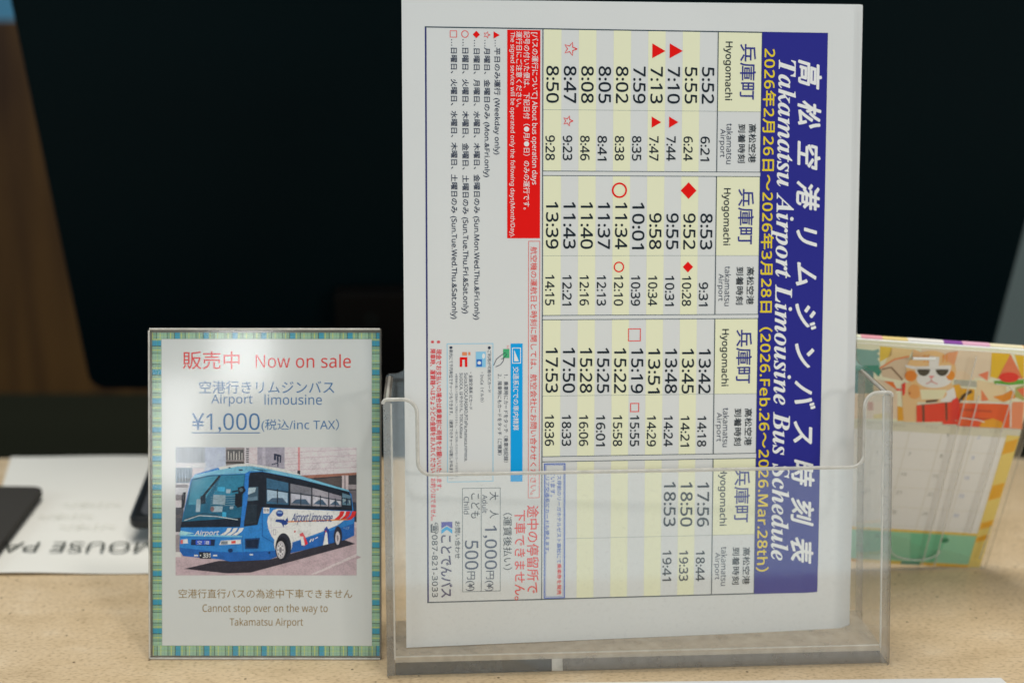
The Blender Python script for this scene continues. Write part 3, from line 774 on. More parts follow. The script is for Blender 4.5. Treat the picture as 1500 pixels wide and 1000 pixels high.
CFz = -1.72
CF = Frame(SF.o+SF.n*CFz, SF.ex, SF.ey)
def tartan(name, along, across):
    m = mat(name, (.3, .45, .35), .8, .08); l_ = m.node_tree.links
    tc = nd(m, 'ShaderNodeTexCoord'); sp = nd(m, 'ShaderNodeSeparateXYZ'); l_.new(tc.outputs['Object'], sp.inputs[0])
    def band(axis, period, phase, stops):
        a = nd(m, 'ShaderNodeMath', operation='MULTIPLY_ADD'); a.inputs[1].default_value = 1000/period; a.inputs[2].default_value = phase; l_.new(sp.outputs[axis], a.inputs[0])
        f = nd(m, 'ShaderNodeMath', operation='FRACT'); l_.new(a.outputs[0], f.inputs[0])
        r = ramp(m, stops, 'CONSTANT'); l_.new(f.outputs[0], r.inputs['Fac']); return r
    k = INK_K*.9
    G, B, YL, LG, DK = alb((132, 166, 146), k), alb((64, 148, 180), k), alb((190, 196, 120), k), alb((150, 182, 160), k), alb((58, 74, 72), k)
    ra = band(along, 13.6, .1, [(0, B), (.17, G), (.21, YL), (.235, G), (.35, DK), (.372, LG), (.47, YL), (.50, LG), (.60, G), (.62, LG), (.72, DK), (.74, G), (.83, YL), (.86, G), (.975, DK)])
    W = (1, 1, 1)
    rb = band(across, 4.6, .3, [(0, W), (.12, (1.0, 1.0, .62)), (.22, (.86, .94, .9)), (.42, W), (.55, (1.0, 1.0, .6)), (.63, (.9, .97, .95)), (.8, W), (.9, (.8, .9, .86))])
    ml = nd(m, 'ShaderNodeMix', data_type='RGBA', blend_type='MULTIPLY'); ml.inputs[0].default_value = .9
    l_.new(ra.outputs['Color'], ml.inputs[6]); l_.new(rb.outputs['Color'], ml.inputs[7]); l_.new(ml.outputs[2], m.node_tree.nodes['Principled BSDF'].inputs['Base Color'])
    return m
plaid_v, plaid_h = tartan('tartan_border_upright', 'Y', 'X'), tartan('tartan_border_level', 'X', 'Y')
cx0, cyb = CF.at(222.5, 959.5); cx1 = CF.at(557, 959)[0]; cyt = CF.at(390, 487)[1]
card = empty('sign_card', CF, 'white card with tartan border and blue bus picture inside the small acrylic sign stand', 'sign')
V, F = box(cx0, cx1, cyb, cyt, -.12, 0); link('paper', V, F, CARD, card)
A = Art(CF)
ix0, ix1 = CF.at(237, 700)[0], CF.at(544.7, 700)[0]; iyt, iyb = CF.at(390, 496.5)[1], CF.at(390, 945)[1]
for q in ((cx0, cx1, iyt, cyt), (cx0, cx1, cyb, iyb)): A.rect(*q, plaid_h, 1)
for q in ((cx0, ix0, iyb, iyt), (ix1, cx1, iyb, iyt)): A.rect(*q, plaid_v, 1)
A.frame_line(ix0-.12, ix1+.12, iyb-.12, iyt+.12, .12, (122, 138, 120), 2)
A.build('tartan_border', card)
def ct(A, s, x0, x1, y0, y1, c, layer=1, bold=0, slant=0, stretch=.22):
    p = CF.at(x0, y1); q = CF.at(x1, y0); A.text(s, p, q[0]-p[0], q[1]-p[1], c, layer, bold=bold, slant=slant, stretch=stretch)
A = Art(CF)
SR, SB, SO = (196, 40, 32), (48, 98, 148), (132, 104, 46)
ct(A, '販売中', 268, 351, 514.5, 540.5, SR, bold=.006); ct(A, 'Now on sale', 374.5, 514, 518.5, 538.5, SR, bold=-.002)
ct(A, '空港行きリムジンバス', 292, 489.5, 557.5, 576.3, SB); ct(A, 'Airport', 309.5, 370, 577.5, 595, SB, bold=-.002); ct(A, 'limousine', 387.5, 471.5, 577.5, 592.5, SB, bold=-.002)
ct(A, '¥1,000', 281, 380.5, 605, 633, SB, stretch=.3); ct(A, '(税込/inc TAX）', 383, 496.5, 613.5, 632, SB)
p, q = CF.at(281, 634.2), CF.at(381, 633); A.rect(p[0], q[0], p[1], q[1], SB, 1)
A.build('headline', card)
A = Art(CF)
ct(A, '空港行直行バスの為途中下車できません', 261.7, 516, 862.4, 875.4, SO); ct(A, 'Cannot stop over on the way to', 296.7, 480, 884.3, 899, SO); ct(A, 'Takamatsu Airport', 336.5, 444, 904.5, 919, SO)
A.build('footer_note', card)
# ---- the printed bus photograph
def photo_ink(rgb):
    name = 'photo_%02x%02x%02x' % tuple(rgb)
    if name in MATS: return MATS[name]
    base = alb(rgb, 1.42); m = mat(name, base, .8, .08); l_ = m.node_tree.links
    tc = nd(m, 'ShaderNodeTexCoord'); out = None
    fac = []
    for sc, det in ((260, 5), (1300, 2)):
        no = nd(m, 'ShaderNodeTexNoise'); no.inputs['Scale'].default_value = sc; no.inputs['Detail'].default_value = det; l_.new(tc.outputs['Object'], no.inputs['Vector']); fac.append(no)
    ad = nd(m, 'ShaderNodeMath', operation='ADD'); l_.new(fac[0].outputs['Fac'], ad.inputs[0]); l_.new(fac[1].outputs['Fac'], ad.inputs[1])
    r = ramp(m, [(.36, tuple(c*.78 for c in base)), (.5, base), (.64, tuple(min(.9, c*1.12+.008) for c in base))])
    hf = nd(m, 'ShaderNodeMath', operation='MULTIPLY'); hf.inputs[1].default_value = .5; l_.new(ad.outputs[0], hf.inputs[0]); l_.new(hf.outputs[0], r.inputs['Fac'])
    l_.new(r.outputs['Color'], m.node_tree.nodes['Principled BSDF'].inputs['Base Color'])
    return m
A = Art(CF)
_mi = A.mi
A.mi = lambda c: _mi(photo_ink(c) if isinstance(c, tuple) else c)
def b2(x, y): return CF.at(250+x*.21, 640+y*.21)
def BP(c, layer, *pts): A.poly([b2(*p) for p in pts], c, layer)
def BR(c, layer, x0, y0, x1, y1): BP(c, layer, (x0, y1), (x1, y1), (x1, y0), (x0, y0))
def BS(c, layer, t, *pts): A.stroke([b2(*p) for p in pts], t*.21/3.2, c, layer)
def BE(c, layer, x, y, rx, ry, rot=0):
    p = b2(x, y); A.disc(p[0], p[1], rx*.21/3.2, ry*.21/3.2, c, layer, 28, rot)
def BT(s, c, layer, x0, y0, x1, y1, drop=0, bold=0, slant=0):
    p = b2(x0, y1); q = b2(x1, y0); w_, h_ = q[0]-p[0], q[1]-p[1]; d = -drop*.21/3.2/w_
    A.text(s, p, w_, h_, c, layer, rd=(1, d), up=(0, 1), bold=bold, slant=slant, stretch=.3)
BR((202, 194, 202), 1, 35, 70, 1297, 962)
BP((186, 164, 172), 2, (35, 962), (1297, 962), (1297, 600), (35, 800))
for i in range(9):                                             # mottled paving
    x0 = 60+i*140; BP((180, 157, 166), 2.4, (x0, 935-i*8), (x0+120, 920-i*12), (x0+150, 932-i*12), (x0+30, 950-i*8))
BP((205, 190, 194), 3, (975, 955), (1010, 955), (1297, 832), (1297, 812))
# left building
BR((150, 158, 170), 2, 35, 70, 240, 215); BR((196, 196, 204), 2.5, 35, 178, 245, 212); BR((92, 116, 138), 2, 35, 215, 150, 318); BR((182, 182, 190), 2.4, 35, 318, 140, 420)
for i in range(8): BR((176, 182, 192), 2.7, 45+i*26, 75, 49+i*26, 176)
for i in range(6): BR((150, 166, 182), 2.7, 40+i*20, 218, 44+i*20, 312)
for i in range(5): BR((52, 64, 76), 2.7, 52+i*18, 285, 64+i*18, 310)
BR((112, 108, 116), 2.8, 35, 330, 120, 350); BR((120, 112, 118), 2.8, 35, 400, 105, 440); BR((196, 188, 194), 2.8, 35, 440, 100, 470); BR((70, 70, 80), 2.8, 35, 490, 90, 660); BR((160, 150, 155), 2.8, 35, 540, 75, 560)
BR((150, 140, 146), 2.8, 35, 680, 75, 800); BR((206, 198, 200), 2.9, 35, 800, 75, 835)
BR((178, 186, 212), 2, 237, 70, 385, 300)
BR((150, 138, 140), 2, 385, 72, 515, 200); BR((84, 82, 84), 2.5, 388, 85, 510, 160); BR((70, 64, 62), 2.7, 385, 168, 512, 186)
for i in range(6): BR((196, 190, 188), 2.8, 400+i*19, 98+(i % 2)*12, 406+i*19, 158)
for i in range(7): BR((56, 52, 58), 2.8, 526, 78+i*15, 546, 85+i*15)
BR((206, 192, 198), 2.2, 547, 70, 605, 260); BR((158, 152, 168), 2.2, 605, 70, 795, 300); BR((178, 172, 186), 2.4, 640, 70, 662, 300)
BS((42, 48, 72), 3, 16, (728, 115), (728, 160)); BS((42, 48, 72), 3, 14, (724, 120), (772, 132)); BS((42, 48, 72), 3, 14, (748, 122), (748, 170)); BS((42, 48, 72), 3, 10, (768, 130), (764, 178)); BS((42, 48, 72), 3, 7, (705, 190), (750, 180)); BS((42, 48, 72), 3, 8, (748, 170), (748, 208))
BR((212, 198, 204), 2.2, 795, 70, 1297, 280)
for i in range(5): BS((186, 160, 172), 2.6, 3, (800, 110+i*40), (1297, 82+i*42))
BR((204, 138, 142), 2.8, 888, 70, 902, 262); BR((58, 52, 58), 3, 884, 232, 904, 268)
BP((60, 56, 60), 2.7, (905, 290), (1297, 262), (1297, 600), (905, 600)); BP((156, 104, 88), 3, (905, 268), (1297, 246), (1297, 262), (905, 290))
BP((84, 74, 74), 3, (960, 300), (1190, 275), (1190, 345), (960, 310))
BR((196, 180, 184), 3.2, 1195, 266, 1240, 372); BR((124, 112, 118), 3.4, 1212, 266, 1220, 372); BR((150, 140, 146), 3, 1240, 330, 1297, 362); BR((104, 96, 104), 3, 1240, 370, 1297, 452); BR((46, 52, 70), 3.2, 1262, 455, 1297, 580); BR((206, 190, 196), 3.2, 1275, 590, 1297, 630)
# shadow of the bus in the printed picture
BP((44, 38, 48), 4, (95, 917), (330, 862), (700, 850), (1200, 712), (1288, 742), (900, 850), (560, 942), (400, 948))
# body
BLU, DBL, LBL = (38, 124, 200), (22, 92, 172), (112, 178, 224)
BP(BLU, 5, (62, 765), (70, 640), (92, 520), (142, 292), (172, 258), (330, 212), (470, 192), (560, 190), (640, 206), (905, 268), (1240, 368), (1262, 400), (1282, 560), (1280, 685), (1215, 715), (1000, 768), (835, 808), (735, 832), (690, 852), (415, 866), (360, 852), (90, 828), (66, 795))
BP((208, 214, 226), 6, (330, 208), (470, 186), (560, 184), (700, 206), (800, 222), (925, 268), (880, 262), (640, 212), (560, 200), (470, 203), (345, 226))
BP(LBL, 6, (172, 262), (345, 226), (470, 203), (560, 200), (640, 212), (905, 268), (1240, 368), (1246, 380), (905, 290), (640, 236), (548, 236), (522, 252), (270, 262), (150, 292))
BP((44, 92, 120), 7, (560, 216), (640, 224), (700, 236), (640, 236))
BE((40, 60, 84), 8, 490, 228, 16, 6); BE((40, 60, 84), 8, 412, 212, 8, 4)
BP(DBL, 6, (62, 768), (350, 800), (500, 800), (740, 790), (740, 832), (690, 852), (415, 866), (360, 852), (90, 828), (66, 795))
BP(DBL, 6, (835, 742), (1000, 690), (1280, 600), (1280, 685), (1215, 715), (1000, 768), (835, 808))
# windscreen
BP((30, 92, 122), 7, (150, 292), (270, 264), (522, 256), (518, 330), (494, 570), (80, 590), (100, 500))
BP((58, 132, 160), 8, (155, 300), (265, 276), (345, 268), (250, 420), (205, 470), (125, 470))
BP((44, 118, 150), 8, (350, 270), (515, 262), (500, 420), (300, 400))
BP((20, 30, 46), 8.5, (78, 588), (494, 560), (486, 624), (70, 628))
for q in (((300, 400), (385, 404), (380, 470), (295, 465)), ((182, 430), (212, 432), (206, 520), (176, 520)), ((290, 480), (365, 482), (360, 520), (286, 520)), ((390, 360), (420, 362), (416, 390), (388, 388)), ((415, 480), (440, 480), (436, 500), (412, 500))): BP((142, 164, 178), 9, *q)
for q in (((362, 520), (390, 522), (388, 552), (360, 552)), ((330, 345), (380, 347), (376, 378), (326, 374))): BP((60, 158, 200), 9, *q)
BE((120, 96, 100), 9.4, 292, 500, 14, 18)
BP((26, 46, 62), 9, (208, 410), (246, 402), (244, 462), (210, 466))
BS((22, 36, 48), 10, 16, (345, 268), (262, 370), (228, 412)); BS((190, 200, 206), 10, 5, (95, 580), (200, 545), (330, 552), (470, 575)); BS((40, 60, 70), 10, 5, (105, 570), (230, 530), (330, 540))
for i in range(5): BS((110, 140, 156), 9, 4, (280, 418+i*16), (480, 404+i*16))
BP((40, 112, 190), 9, (522, 252), (548, 236), (540, 420), (506, 640), (486, 624), (505, 430))
# door and side windows
BP((24, 30, 42), 7, (556, 246), (640, 240), (905, 292), (1246, 380), (1262, 430), (1268, 512), (900, 500), (640, 488), (606, 610), (512, 622), (520, 500), (540, 300))
BP((60, 84, 102), 8, (548, 346), (612, 344), (612, 440), (528, 446), (540, 400)); BP((158, 178, 190), 9, (545, 352), (596, 350), (590, 380), (540, 400)); BP((94, 120, 140), 9, (540, 420), (606, 410), (606, 436), (532, 444)); BP((34, 46, 58), 8, (520, 470), (604, 466), (598, 596), (518, 606))
for (x0, x1, yt0, yt1, yb0, yb1, c1, c2) in ((670, 822, 284, 318, 462, 470, (52, 92, 122), (150, 172, 192)), (836, 982, 322, 352, 472, 478, (112, 112, 122), (176, 176, 190)), (990, 1100, 352, 384, 478, 482, (150, 146, 156), (186, 184, 196)), (1106, 1192, 386, 410, 482, 484, (134, 130, 142), (186, 186, 196)), (1198, 1256, 388, 406, 470, 474, (92, 124, 144), (140, 160, 172))):
    ym0, ym1 = yt0+(yb0-yt0)*.42, yt1+(yb1-yt1)*.42
    BP(c1, 8, (x0, yb0), (x1, yb1), (x1, yt1), (x0, yt0)); BP(c2, 9, (x0+6, yb0-18), (x1-6, yb1-12), (x1-4, ym1+6), (x0+4, ym0+6))
    BS((34, 44, 56), 10, 6, (x0, ym0), (x1, ym1)); BS((34, 44, 56), 10, 7, ((x0+x1)/2, ym0), ((x0+x1)/2, yb0)); BP((64, 86, 110), 9.4, (x0+8, yb0-14), (x1-8, yb1-8), (x1-40, yb1-48), (x0+40, yb0-40))
# white flank with lettering
BP((220, 212, 224), 8, (700, 530), (718, 506), (745, 497), (900, 502), (1258, 516), (1222, 570), (1165, 612), (1060, 656), (940, 700), (838, 736), (735, 726), (705, 690), (684, 640), (674, 590), (680, 555))
BS((186, 178, 194), 9, 3, (675, 632), (830, 622)); BS((186, 178, 194), 9, 3, (700, 560), (706, 690))
BR((212, 206, 214), 9, 648, 490, 690, 530); BT('空港', (60, 60, 74), 10, 652, 497, 686, 520)
for i in range(3):
    x = 1140+i*42; BP((206, 44, 44), 9, (x, 574), (x+34, 574), (x+62, 548), (x+74, 516), (x+44, 515), (x+34, 545))
BS((222, 128, 66), 9, 9, (815, 588), (1000, 582), (1240, 572))
BT('Airport Limousine', (40, 58, 124), 11, 848, 528, 1128, 606, 0, .003, .25)
BE((34, 62, 132), 10, 762, 530, 26, 24); BR((110, 140, 190), 11, 745, 516, 780, 530); BP((34, 62, 132), 10, (735, 572), (790, 572), (822, 600), (800, 612), (760, 592), (732, 588)); BP((34, 62, 132), 10, (795, 588), (816, 555), (822, 590)); BP((34, 62, 132), 10, (770, 590), (792, 592), (790, 630))
BE((190, 40, 44), 10, 868, 656, 5, 8); BR((150, 142, 156), 10, 716, 640, 736, 680); BR((220, 212, 224), 11, 719, 644, 733, 676)
# painted birds
BP((226, 90, 96), 10, (900, 674), (922, 662), (938, 690), (948, 740), (932, 760), (910, 720)); BP((232, 224, 230), 11, (905, 690), (925, 690), (938, 752), (914, 752)); BP((206, 44, 60), 11, (938, 690), (958, 740), (940, 752))
BS((214, 222, 234), 10, 9, (972, 730), (982, 708), (990, 724), (998, 704)); BS((214, 222, 234), 10, 6, (1010, 706), (1028, 694))
BP((34, 62, 140), 10, (1072, 640), (1090, 620), (1106, 650), (1104, 740), (1068, 740)); BP((230, 226, 232), 11, (1080, 662), (1092, 660), (1100, 744), (1064, 752)); BP((206, 80, 70), 12, (1078, 650), (1088, 650), (1084, 664))
BT('〜ノ〆', (186, 206, 230), 10, 1208, 622, 1246, 642)
# wheels
BE((228, 222, 230), 9, 786, 740, 66, 92); BE((40, 42, 54), 10, 788, 764, 56, 100); BE((28, 28, 36), 11, 776, 775, 46, 84); BE((176, 172, 178), 12, 770, 784, 32, 64); BE((204, 200, 204), 13, 768, 784, 22, 48); BE((120, 116, 122), 14, 768, 784, 10, 22)
for i in range(8):
    a_ = i*math.pi/4; BE((96, 94, 102), 14.4, 768+17*math.cos(a_), 784+38*math.sin(a_), 4, 6)
BE((38, 40, 54), 10, 1168, 690, 30, 72); BE((190, 182, 188), 12, 1166, 702, 17, 48); BE((130, 124, 130), 13, 1166, 702, 7, 22)
# front
BP(LBL, 8, (66, 676), (500, 686), (500, 696), (66, 688)); BP((150, 196, 228), 8, (70, 650), (170, 668), (60, 684))
BT('Airport', (218, 226, 236), 10, 172, 650, 336, 692, -2, .02, .3)
for i in range(3):
    x = 372+i*42; BP((220, 228, 238), 10, (x-28, 682), (x+6, 682), (x+42, 656), (x+56, 630), (x+26, 632), (x+14, 656))
BP((206, 208, 216), 9, (352, 720), (490, 712), (492, 742), (340, 750)); BP((206, 78, 74), 10, (425, 722), (455, 720), (455, 738), (425, 740)); BP((120, 128, 140), 10, (356, 724), (400, 722), (398, 744), (350, 746))
BP((196, 200, 210), 9, (72, 712), (120, 708), (122, 738), (70, 742)); BP((196, 96, 96), 10, (72, 714), (88, 713), (88, 740), (70, 741)); BP((26, 40, 72), 9, (146, 712), (312, 712), (306, 756), (142, 750))
BR((44, 82, 190), 10, 176, 716, 280, 748); BT('空 港', (206, 218, 240), 11, 188, 720, 272, 746)
BR((206, 210, 220), 9, 165, 818, 192, 828); BR((206, 210, 220), 9, 298, 818, 326, 828)
BP((26, 30, 40), 9, (198, 798), (276, 800), (284, 846), (204, 844)); BT('・331', (210, 216, 214), 10, 206, 808, 278, 838, 0, .03, .1)
BE((22, 50, 92), 9, 418, 788, 18, 14); BP((28, 62, 108), 9, (518, 706), (624, 700), (612, 776), (520, 778)); BP((18, 34, 60), 10, (526, 716), (616, 710), (606, 768), (528, 768))
BR((190, 200, 212), 9, 552, 812, 576, 822); BE((22, 50, 92), 9, 690, 804, 8, 10)
BS((30, 84, 150), 8.4, 4, (640, 488), (640, 690), (730, 740)); BS((30, 84, 150), 8.4, 3, (500, 690), (510, 850))
# mirrors
BP((24, 28, 38), 12, (470, 350), (512, 338), (526, 372), (500, 398), (474, 392)); BP((20, 26, 36), 12, (452, 392), (500, 392), (500, 480), (470, 490), (450, 470)); BS((24, 28, 38), 12, 10, (430, 380), (470, 372)); BE((72, 96, 112), 13, 494, 366, 14, 14)
BP((30, 34, 44), 9, (88, 384), (108, 380), (98, 486), (76, 500), (78, 420))
A.build('bus_picture', card)

# ================================================================== desk calendar on the right
TH_C, LC, PH = math.radians(-2.5), math.radians(-14), math.radians(4.8)
e_ = np.array([math.cos(TH_C), -math.sin(TH_C), 0]); bk = np.array([math.sin(TH_C), math.cos(TH_C), 0])
u_ = bk*math.sin(LC)+np.array([0, 0, math.cos(LC)])
KF = Frame(np.array([0, 0, CAM_H])+ray(1354.9, 633.75)*715, e_*math.cos(PH)-u_*math.sin(PH), u_*math.cos(PH)+e_*math.sin(PH))
q = KF.at(1434, 831); KF = Frame(KF.o+KF.ex*q[0]+KF.ey*q[1], KF.ex, KF.ey)     # lower right corner of the page
kh = KF.at(1500, 513)[1]; kx1 = 0.0; WC = 134.0; kx0 = -WC
cal = empty('desk_calendar', KF, 'desk calendar with a cat in white sunglasses, leaning in a clear stand behind the holder', 'calendar')
V, F = box(kx0, kx1, 0, kh, -1.6, 0); link('pages', V, F, CARD, cal)
A = Art(KF, None, 0)
def kp(x, y): return KF.at(1270+x/6.52, 490+y/6.52)
def vivid(c):
    g = (c[0]*.3+c[1]*.59+c[2]*.11); return tuple(int(max(4, min(250, (g+(v-g)*1.42)*.97))) for v in c)
def KP(c, layer, *pts):
    c = vivid(c); A.poly([kp(*p) for p in pts], c, layer)
def KE(c, layer, x, y, rx, ry):
    c = vivid(c)
    A.poly([kp(x+rx*math.cos(a), y+ry*math.sin(a)) for a in (2*math.pi*i/22 for i in range(22))], c, layer)
def KS(c, layer, t, *pts):
    c = vivid(c); A.stroke([kp(*p) for p in pts], t, c, layer)
yp = KF.at(1320, 618)[1]; yg = KF.at(1360, 776)[1]; yh = KF.at(1320, 628)[1]
A.rect(kx0, kx1, yp, kh, (234, 200, 176), 1)                                 # picture
KP((116, 150, 146), 2, (-300, 110), (60, 150), (110, 135), (120, 160), (95, 180), (125, 205), (100, 230), (120, 260), (125, 300), (-300, 300))
KP((18, 112, 100), 3, (-300, 300), (110, 290), (140, 350), (110, 400), (50, 340), (-300, 330)); KP((70, 110, 112), 2, (-300, 330), (60, 340), (70, 560), (-300, 560))
KP((242, 180, 96), 2, (125, 110), (240, 120), (230, 200), (120, 260)); KP((236, 186, 150), 2, (240, 120), (440, 140), (400, 220), (160, 300))
KP((200, 188, 172), 3, (520, 135), (1190, 160), (1180, 420), (840, 400), (840, 180), (520, 180))
KP((186, 172, 154), 3, (120, 330), (260, 240), (390, 210), (430, 300), (340, 440), (150, 400)); KS((104, 84, 70), 4, .9, (140, 330), (230, 310), (340, 430)); KS((222, 130, 96), 4, .9, (120, 320), (260, 235), (400, 205))
KP((192, 180, 164), 3, (60, 420), (180, 440), (280, 520), (260, 640), (60, 640)); KP((196, 106, 50), 4, (160, 440), (250, 450), (290, 530))
KP((206, 188, 172), 2, (-300, 560), (290, 560), (290, 800), (-300, 800)); KP((150, 90, 70), 3, (5, 640), (60, 640), (60, 720), (5, 720)); KP((226, 186, 110), 3, (60, 760), (210, 740), (210, 800), (60, 800))
# fruit and luggage on the right of the picture
KP((240, 170, 60), 3, (1190, 170), (1370, 180), (1250, 420), (1170, 400)); KP((240, 170, 60), 3, (1410, 190), (1500, 200), (1500, 420), (1470, 400)); KP((214, 118, 92), 3, (1370, 185), (1490, 420), (1240, 420)); KE((204, 30, 24), 5, 1355, 405, 95, 48); KP((84, 138, 60), 4, (1210, 440), (1440, 430), (1500, 425), (1500, 470), (1300, 482), (1220, 470))
KP((214, 118, 96), 4, (1060, 380), (1160, 345), (1150, 440)); KP((218, 188, 168), 4, (830, 350), (920, 340), (1040, 430), (850, 430)); KP((158, 160, 152), 4, (830, 430), (1040, 440), (1050, 500), (830, 480)); KP((222, 190, 164), 3, (1050, 430), (1330, 480), (1330, 640), (1030, 640))
KP((216, 152, 30), 5, (820, 480), (880, 470), (900, 510), (1030, 520), (1020, 640), (860, 640)); KS((44, 30, 16), 6, 2.0, (880, 640), (920, 580), (1000, 535)); KP((192, 120, 90), 4, (1090, 520), (1160, 620), (1090, 640)); KP((212, 130, 40), 5, (1200, 590), (1300, 570), (1390, 520), (1420, 600), (1300, 640)); KP((150, 150, 100), 5, (1420, 500), (1500, 480), (1500, 630), (1410, 590)); KP((206, 104, 80), 6, (1430, 520), (1500, 500), (1500, 600))
KP((204, 84, 26), 5, (850, 650), (1380, 660), (1350, 890), (860, 870)); KP((150, 60, 26), 6, (880, 700), (1190, 720), (1190, 740), (880, 720)); KP((150, 60, 26), 6, (880, 780), (1220, 800), (1220, 815), (880, 800)); KP((176, 70, 28), 6, (1000, 660), (1080, 660), (1060, 870), (980, 870)); KP((232, 148, 50), 7, (1070, 880), (1100, 820), (1200, 795), (1290, 830), (1300, 890)); KP((196, 130, 104), 5, (1390, 640), (1500, 640), (1480, 900), (1350, 890)); KS((226, 214, 206), 8, .7, (890, 630), (1100, 635), (1370, 660), (1370, 880))
KS((226, 214, 206), 8, .6, (890, 790), (1050, 810), (1120, 830))
# cat
KP((236, 178, 146), 6, (350, 470), (440, 440), (800, 440), (850, 560), (700, 640), (480, 640), (470, 830), (350, 830), (330, 560)); KP((236, 150, 30), 5, (290, 680), (340, 690), (370, 820), (290, 820)); KP((226, 226, 224), 7, (700, 560), (830, 500), (850, 600), (780, 640), (690, 630))
KE((240, 176, 140), 8, 610, 340, 240, 190); KP((232, 170, 136), 9, (430, 230), (440, 135), (540, 175), (570, 215)); KP((232, 150, 120), 9, (710, 210), (770, 170), (868, 155), (830, 290)); KP((236, 186, 148), 8.5, (440, 140), (500, 160), (430, 240))
KE((226, 222, 218), 9, 640, 420, 170, 85); KP((230, 222, 216), 9.2, (590, 200), (690, 210), (670, 400), (590, 400)); KE((222, 122, 36), 9.5, 415, 390, 56, 52); KE((222, 132, 50), 9.5, 795, 385, 42, 46); KE((224, 172, 138), 8.6, 620, 560, 140, 70)
for x0 in (540, 575, 720, 752):                                 # tabby stripes and darker fur
    KP((222, 140, 84), 9.3, (x0, 190), (x0+16, 186), (x0+10, 260), (x0-2, 262))
KE((248, 236, 226), 9.6, 560, 450, 60, 34); KE((248, 236, 226), 9.6, 672, 448, 62, 36); KE((226, 150, 104), 8.8, 450, 540, 60, 70); KP((236, 206, 184), 8.9, (500, 520), (760, 520), (720, 610), (520, 615))
for cx_ in (538, 715):
    A.poly([kp(cx_+82*math.cos(a), 318+82*math.sin(a)) for a in (math.pi*i/14 for i in range(15))], (226, 224, 214), 10)
    A.poly([kp(cx_+62*math.cos(a), 326+64*math.sin(a)) for a in (math.pi*i/14 for i in range(15))], (30, 32, 28), 11)
KP((226, 224, 214), 10, (360, 282), (470, 300), (800, 288), (800, 318), (450, 326), (370, 308)); KP((218, 130, 130), 12, (585, 388), (640, 388), (612, 418)); KS((176, 120, 116), 12, .5, (612, 418), (612, 440), (560, 466)); KS((176, 120, 116), 12, .5, (612, 440), (670, 466))
KP((206, 30, 24), 12, (330, 470), (366, 450), (360, 560), (340, 580)); KP((206, 30, 24), 11, (280, 510), (330, 515), (330, 530), (280, 528)); KE((150, 90, 60), 12, 404, 552, 10, 12)
KP((196, 52, 22), 11, (470, 670), (830, 635), (830, 825), (470, 830)); KP((70, 40, 26), 12, (522, 664), (544, 662), (548, 828), (528, 828)); KP((70, 40, 26), 12, (742, 642), (762, 640), (766, 812), (748, 812)); KP((60, 40, 30), 12, (560, 622), (680, 612), (660, 636), (560, 645)); KP((212, 30, 20), 12, (810, 620), (860, 590), (880, 640), (890, 800), (800, 820)); KP((222, 50, 20), 12, (720, 825), (850, 815), (900, 850), (720, 850))
# month grid
A.rect(kx0, kx1, yh-1.0, yp, (184, 182, 166), 13)
A.rect(kx0, kx1, yg, yh-1.0, (216, 214, 206), 13)
A.rect(kx0, kx1, 2.2, yg-1.6, (126, 178, 148), 13); A.rect(kx0, kx1, yg-1.6, yg, (226, 170, 70), 14); A.rect(kx0, kx1, 0, 2.2, (222, 170, 70), 13)
cw = 17.3; rows = [KF.at(1380, y)[1] for y in (628, 659, 689, 716, 745, 772)]
xs = [kx1-7.2-cw*i for i in range(8)]
for x in xs[1:]: A.rect(x-.12, x+.12, yg, yh-1, (176, 172, 158), 14)
for y in rows[1:]: A.rect(kx0, kx1-7, y-.1, y+.1, (182, 178, 164), 14)
num = [[27, 28, 29, 30, 31, 1, 2][::1]] 
day = -4
for r_i, y in enumerate(rows[:-1]):
    for c_i in range(7):
        x = xs[c_i+1]; n_day = day+(6-c_i)+r_i*7
        if 1 <= n_day <= 30:
            A.text(str(n_day), (x+1.2 if n_day > 9 else x+2.2, y-4.2), 2.9 if n_day > 9 else 1.5, 2.1, (132, 146, 184) if c_i == 0 else (128, 130, 122), 15)
for c_i, s in enumerate(('SAT', 'FRI', 'THU', 'WED', 'TUE', 'MON', 'SUN')):
    A.text(s, (xs[c_i+1]+8, yp-2.3), 6, 1.3, (150, 150, 138), 15)
# right margin and the green foot
A.rect(kx1-7, kx1, 0, KF.at(1475, 636)[1], (226, 178, 96), 15)
for t0, t1 in ((.86, .98), (.52, .66), (.3, .38), (.2, .27)):
    H_ = KF.at(1475, 636)[1]; A.poly([(kx1-6.6, H_*t0), (kx1-.4, H_*(t0+.03)), (kx1-.4, H_*t1), (kx1-6.6, H_*(t1-.03))], (218, 146, 22), 16)
for x0, x1, c in ((kx1-70, kx1-58, (70, 142, 108)), (kx1-40, kx1-26, (98, 168, 132)), (kx1-112, kx1-90, (158, 196, 172))): A.poly([(x0, 2.2), (x1, 2.2), (x1+3, yg-1.8), (x0-4, yg-1.8)], c, 15)
A.disc(kx1-62, yg-5, 1.6, 1.4, (36, 110, 76), 16); A.disc(kx1-24, yg-5.5, 2.2, 1.6, (36, 110, 76), 16)
for x0, x1, c in ((kx1-45, kx1-34, (58, 122, 108)), (kx1-34, kx1-7, (216, 152, 28)), (kx1-74, kx1-68, (204, 146, 40))): A.rect(x0, x1, .1, 2.1, c, 14)
A.build('printed_page', cal)
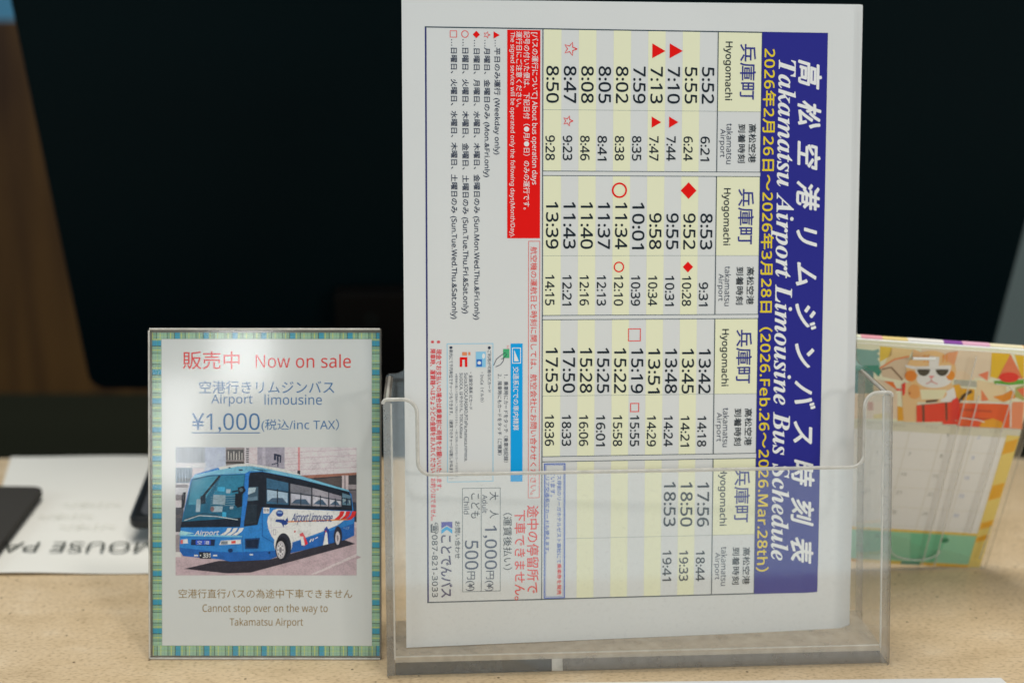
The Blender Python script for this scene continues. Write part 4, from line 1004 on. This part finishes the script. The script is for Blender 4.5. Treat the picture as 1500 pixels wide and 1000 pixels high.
# leaf edges at the top
A = Art(KF, None, -1.6)
xx = kx0
V, F, M = [], [], []
cols = [(214, 190, 160), (206, 160, 110), (212, 200, 180), (206, 140, 150), (206, 178, 120), (214, 196, 190), (120, 70, 140), (196, 150, 170)]
mats_ = [ink(c) for c in cols]; i = 0
while xx < kx1:
    wdt = random.uniform(6, 22); v, f = box(xx, min(xx+wdt, kx1), kh-2, kh+random.uniform(.6, .9), -4.2-.01*i, -1.7)
    k_ = len(V); V += v; F += [tuple(a+k_ for a in q) for q in f]; M += [i % len(cols)]*6; xx += wdt; i += 1
link('leaf_edges', V, F, mats_, cal, M)
# clear stand: front lip, cover and back leg
COVER = acrylic('clear_calendar_cover', (.99, .99, .985), .12)
def kground(x): return -(KF.o+KF.ex*x+KF.n*2)[2]/KF.ey[2]+.3
V, F, M = prism(fillet([(kx0-2, kground(kx0-2)), (kx1+2.5, kground(kx1+2.5)), (kx1+2.5, kh-1), (kx0-2, kh-1)], [1.5]*4, 3), 1.6, 2.6); fix_normals(link('clear_cover', V, F, [COVER, RIM], cal, M))
for (x0, y0, x1, y1) in ((kx1-34, 2, kx1-36, kh-4), (kx1-27, 2, kx1-29, kh-26), (kx1-12.5, 24, kx1-11.5, kh-22), (kx1-3, 8, kx1-2, 30)):
    V, F = tube([(x0, y0, 3.2), (x1, y1, 3.2)], .35, 6); link('cover_line', V, F, RIM, cal, None, None, True)  # thin pale tubes laid over the clear cover
V, F = tube([(kx1-12, kh-22, 3.2), (kx1-15, kh-19, 3.2), (kx1-22, kh-18.6, 3.2)], .35, 6); link('cover_line', V, F, RIM, cal, None, None, True)
pts = [(kx1-40+14*math.cos(a), 12+7*math.sin(a), 3.2) for a in (math.pi+math.pi*i/8 for i in range(9))]
V, F = tube(pts, .35, 6); link('cover_line', V, F, RIM, cal, None, None, True)
p = kp(415, 200); q = kp(630, 205); V, F = tube([(p[0], p[1], 3.2), (q[0], q[1], 3.2)], .8, 8); link('cover_latch', V, F, mat('white_gloss', (.8, .8, .76), .2), cal, None, None, True)
# stand leg from the top edge down to the counter behind
leg_top = KF.o+KF.ey*(kh-6); invk = KF.matrix().inverted()
def kl(pts): return [tuple(c/MM for c in invk@Vector((p[0]*MM, p[1]*MM, p[2]*MM))) for p in pts]
W_ = []
for s_ in (kx0, kx1):
    b0 = KF.o+KF.ex*s_+KF.ey*(kh-3)-KF.n*5; foot_ = b0+bk*26; foot_[2] = .3
    W_ += [b0, foot_, foot_+bk*1.6, b0+bk*1.6]
link('stand_leg', kl(W_), [(0, 1, 5, 4), (3, 7, 6, 2), (0, 3, 2, 1), (4, 5, 6, 7), (1, 2, 6, 5), (0, 4, 7, 3)], ACR_BACK, cal)

bpy.data.objects.remove(TO)
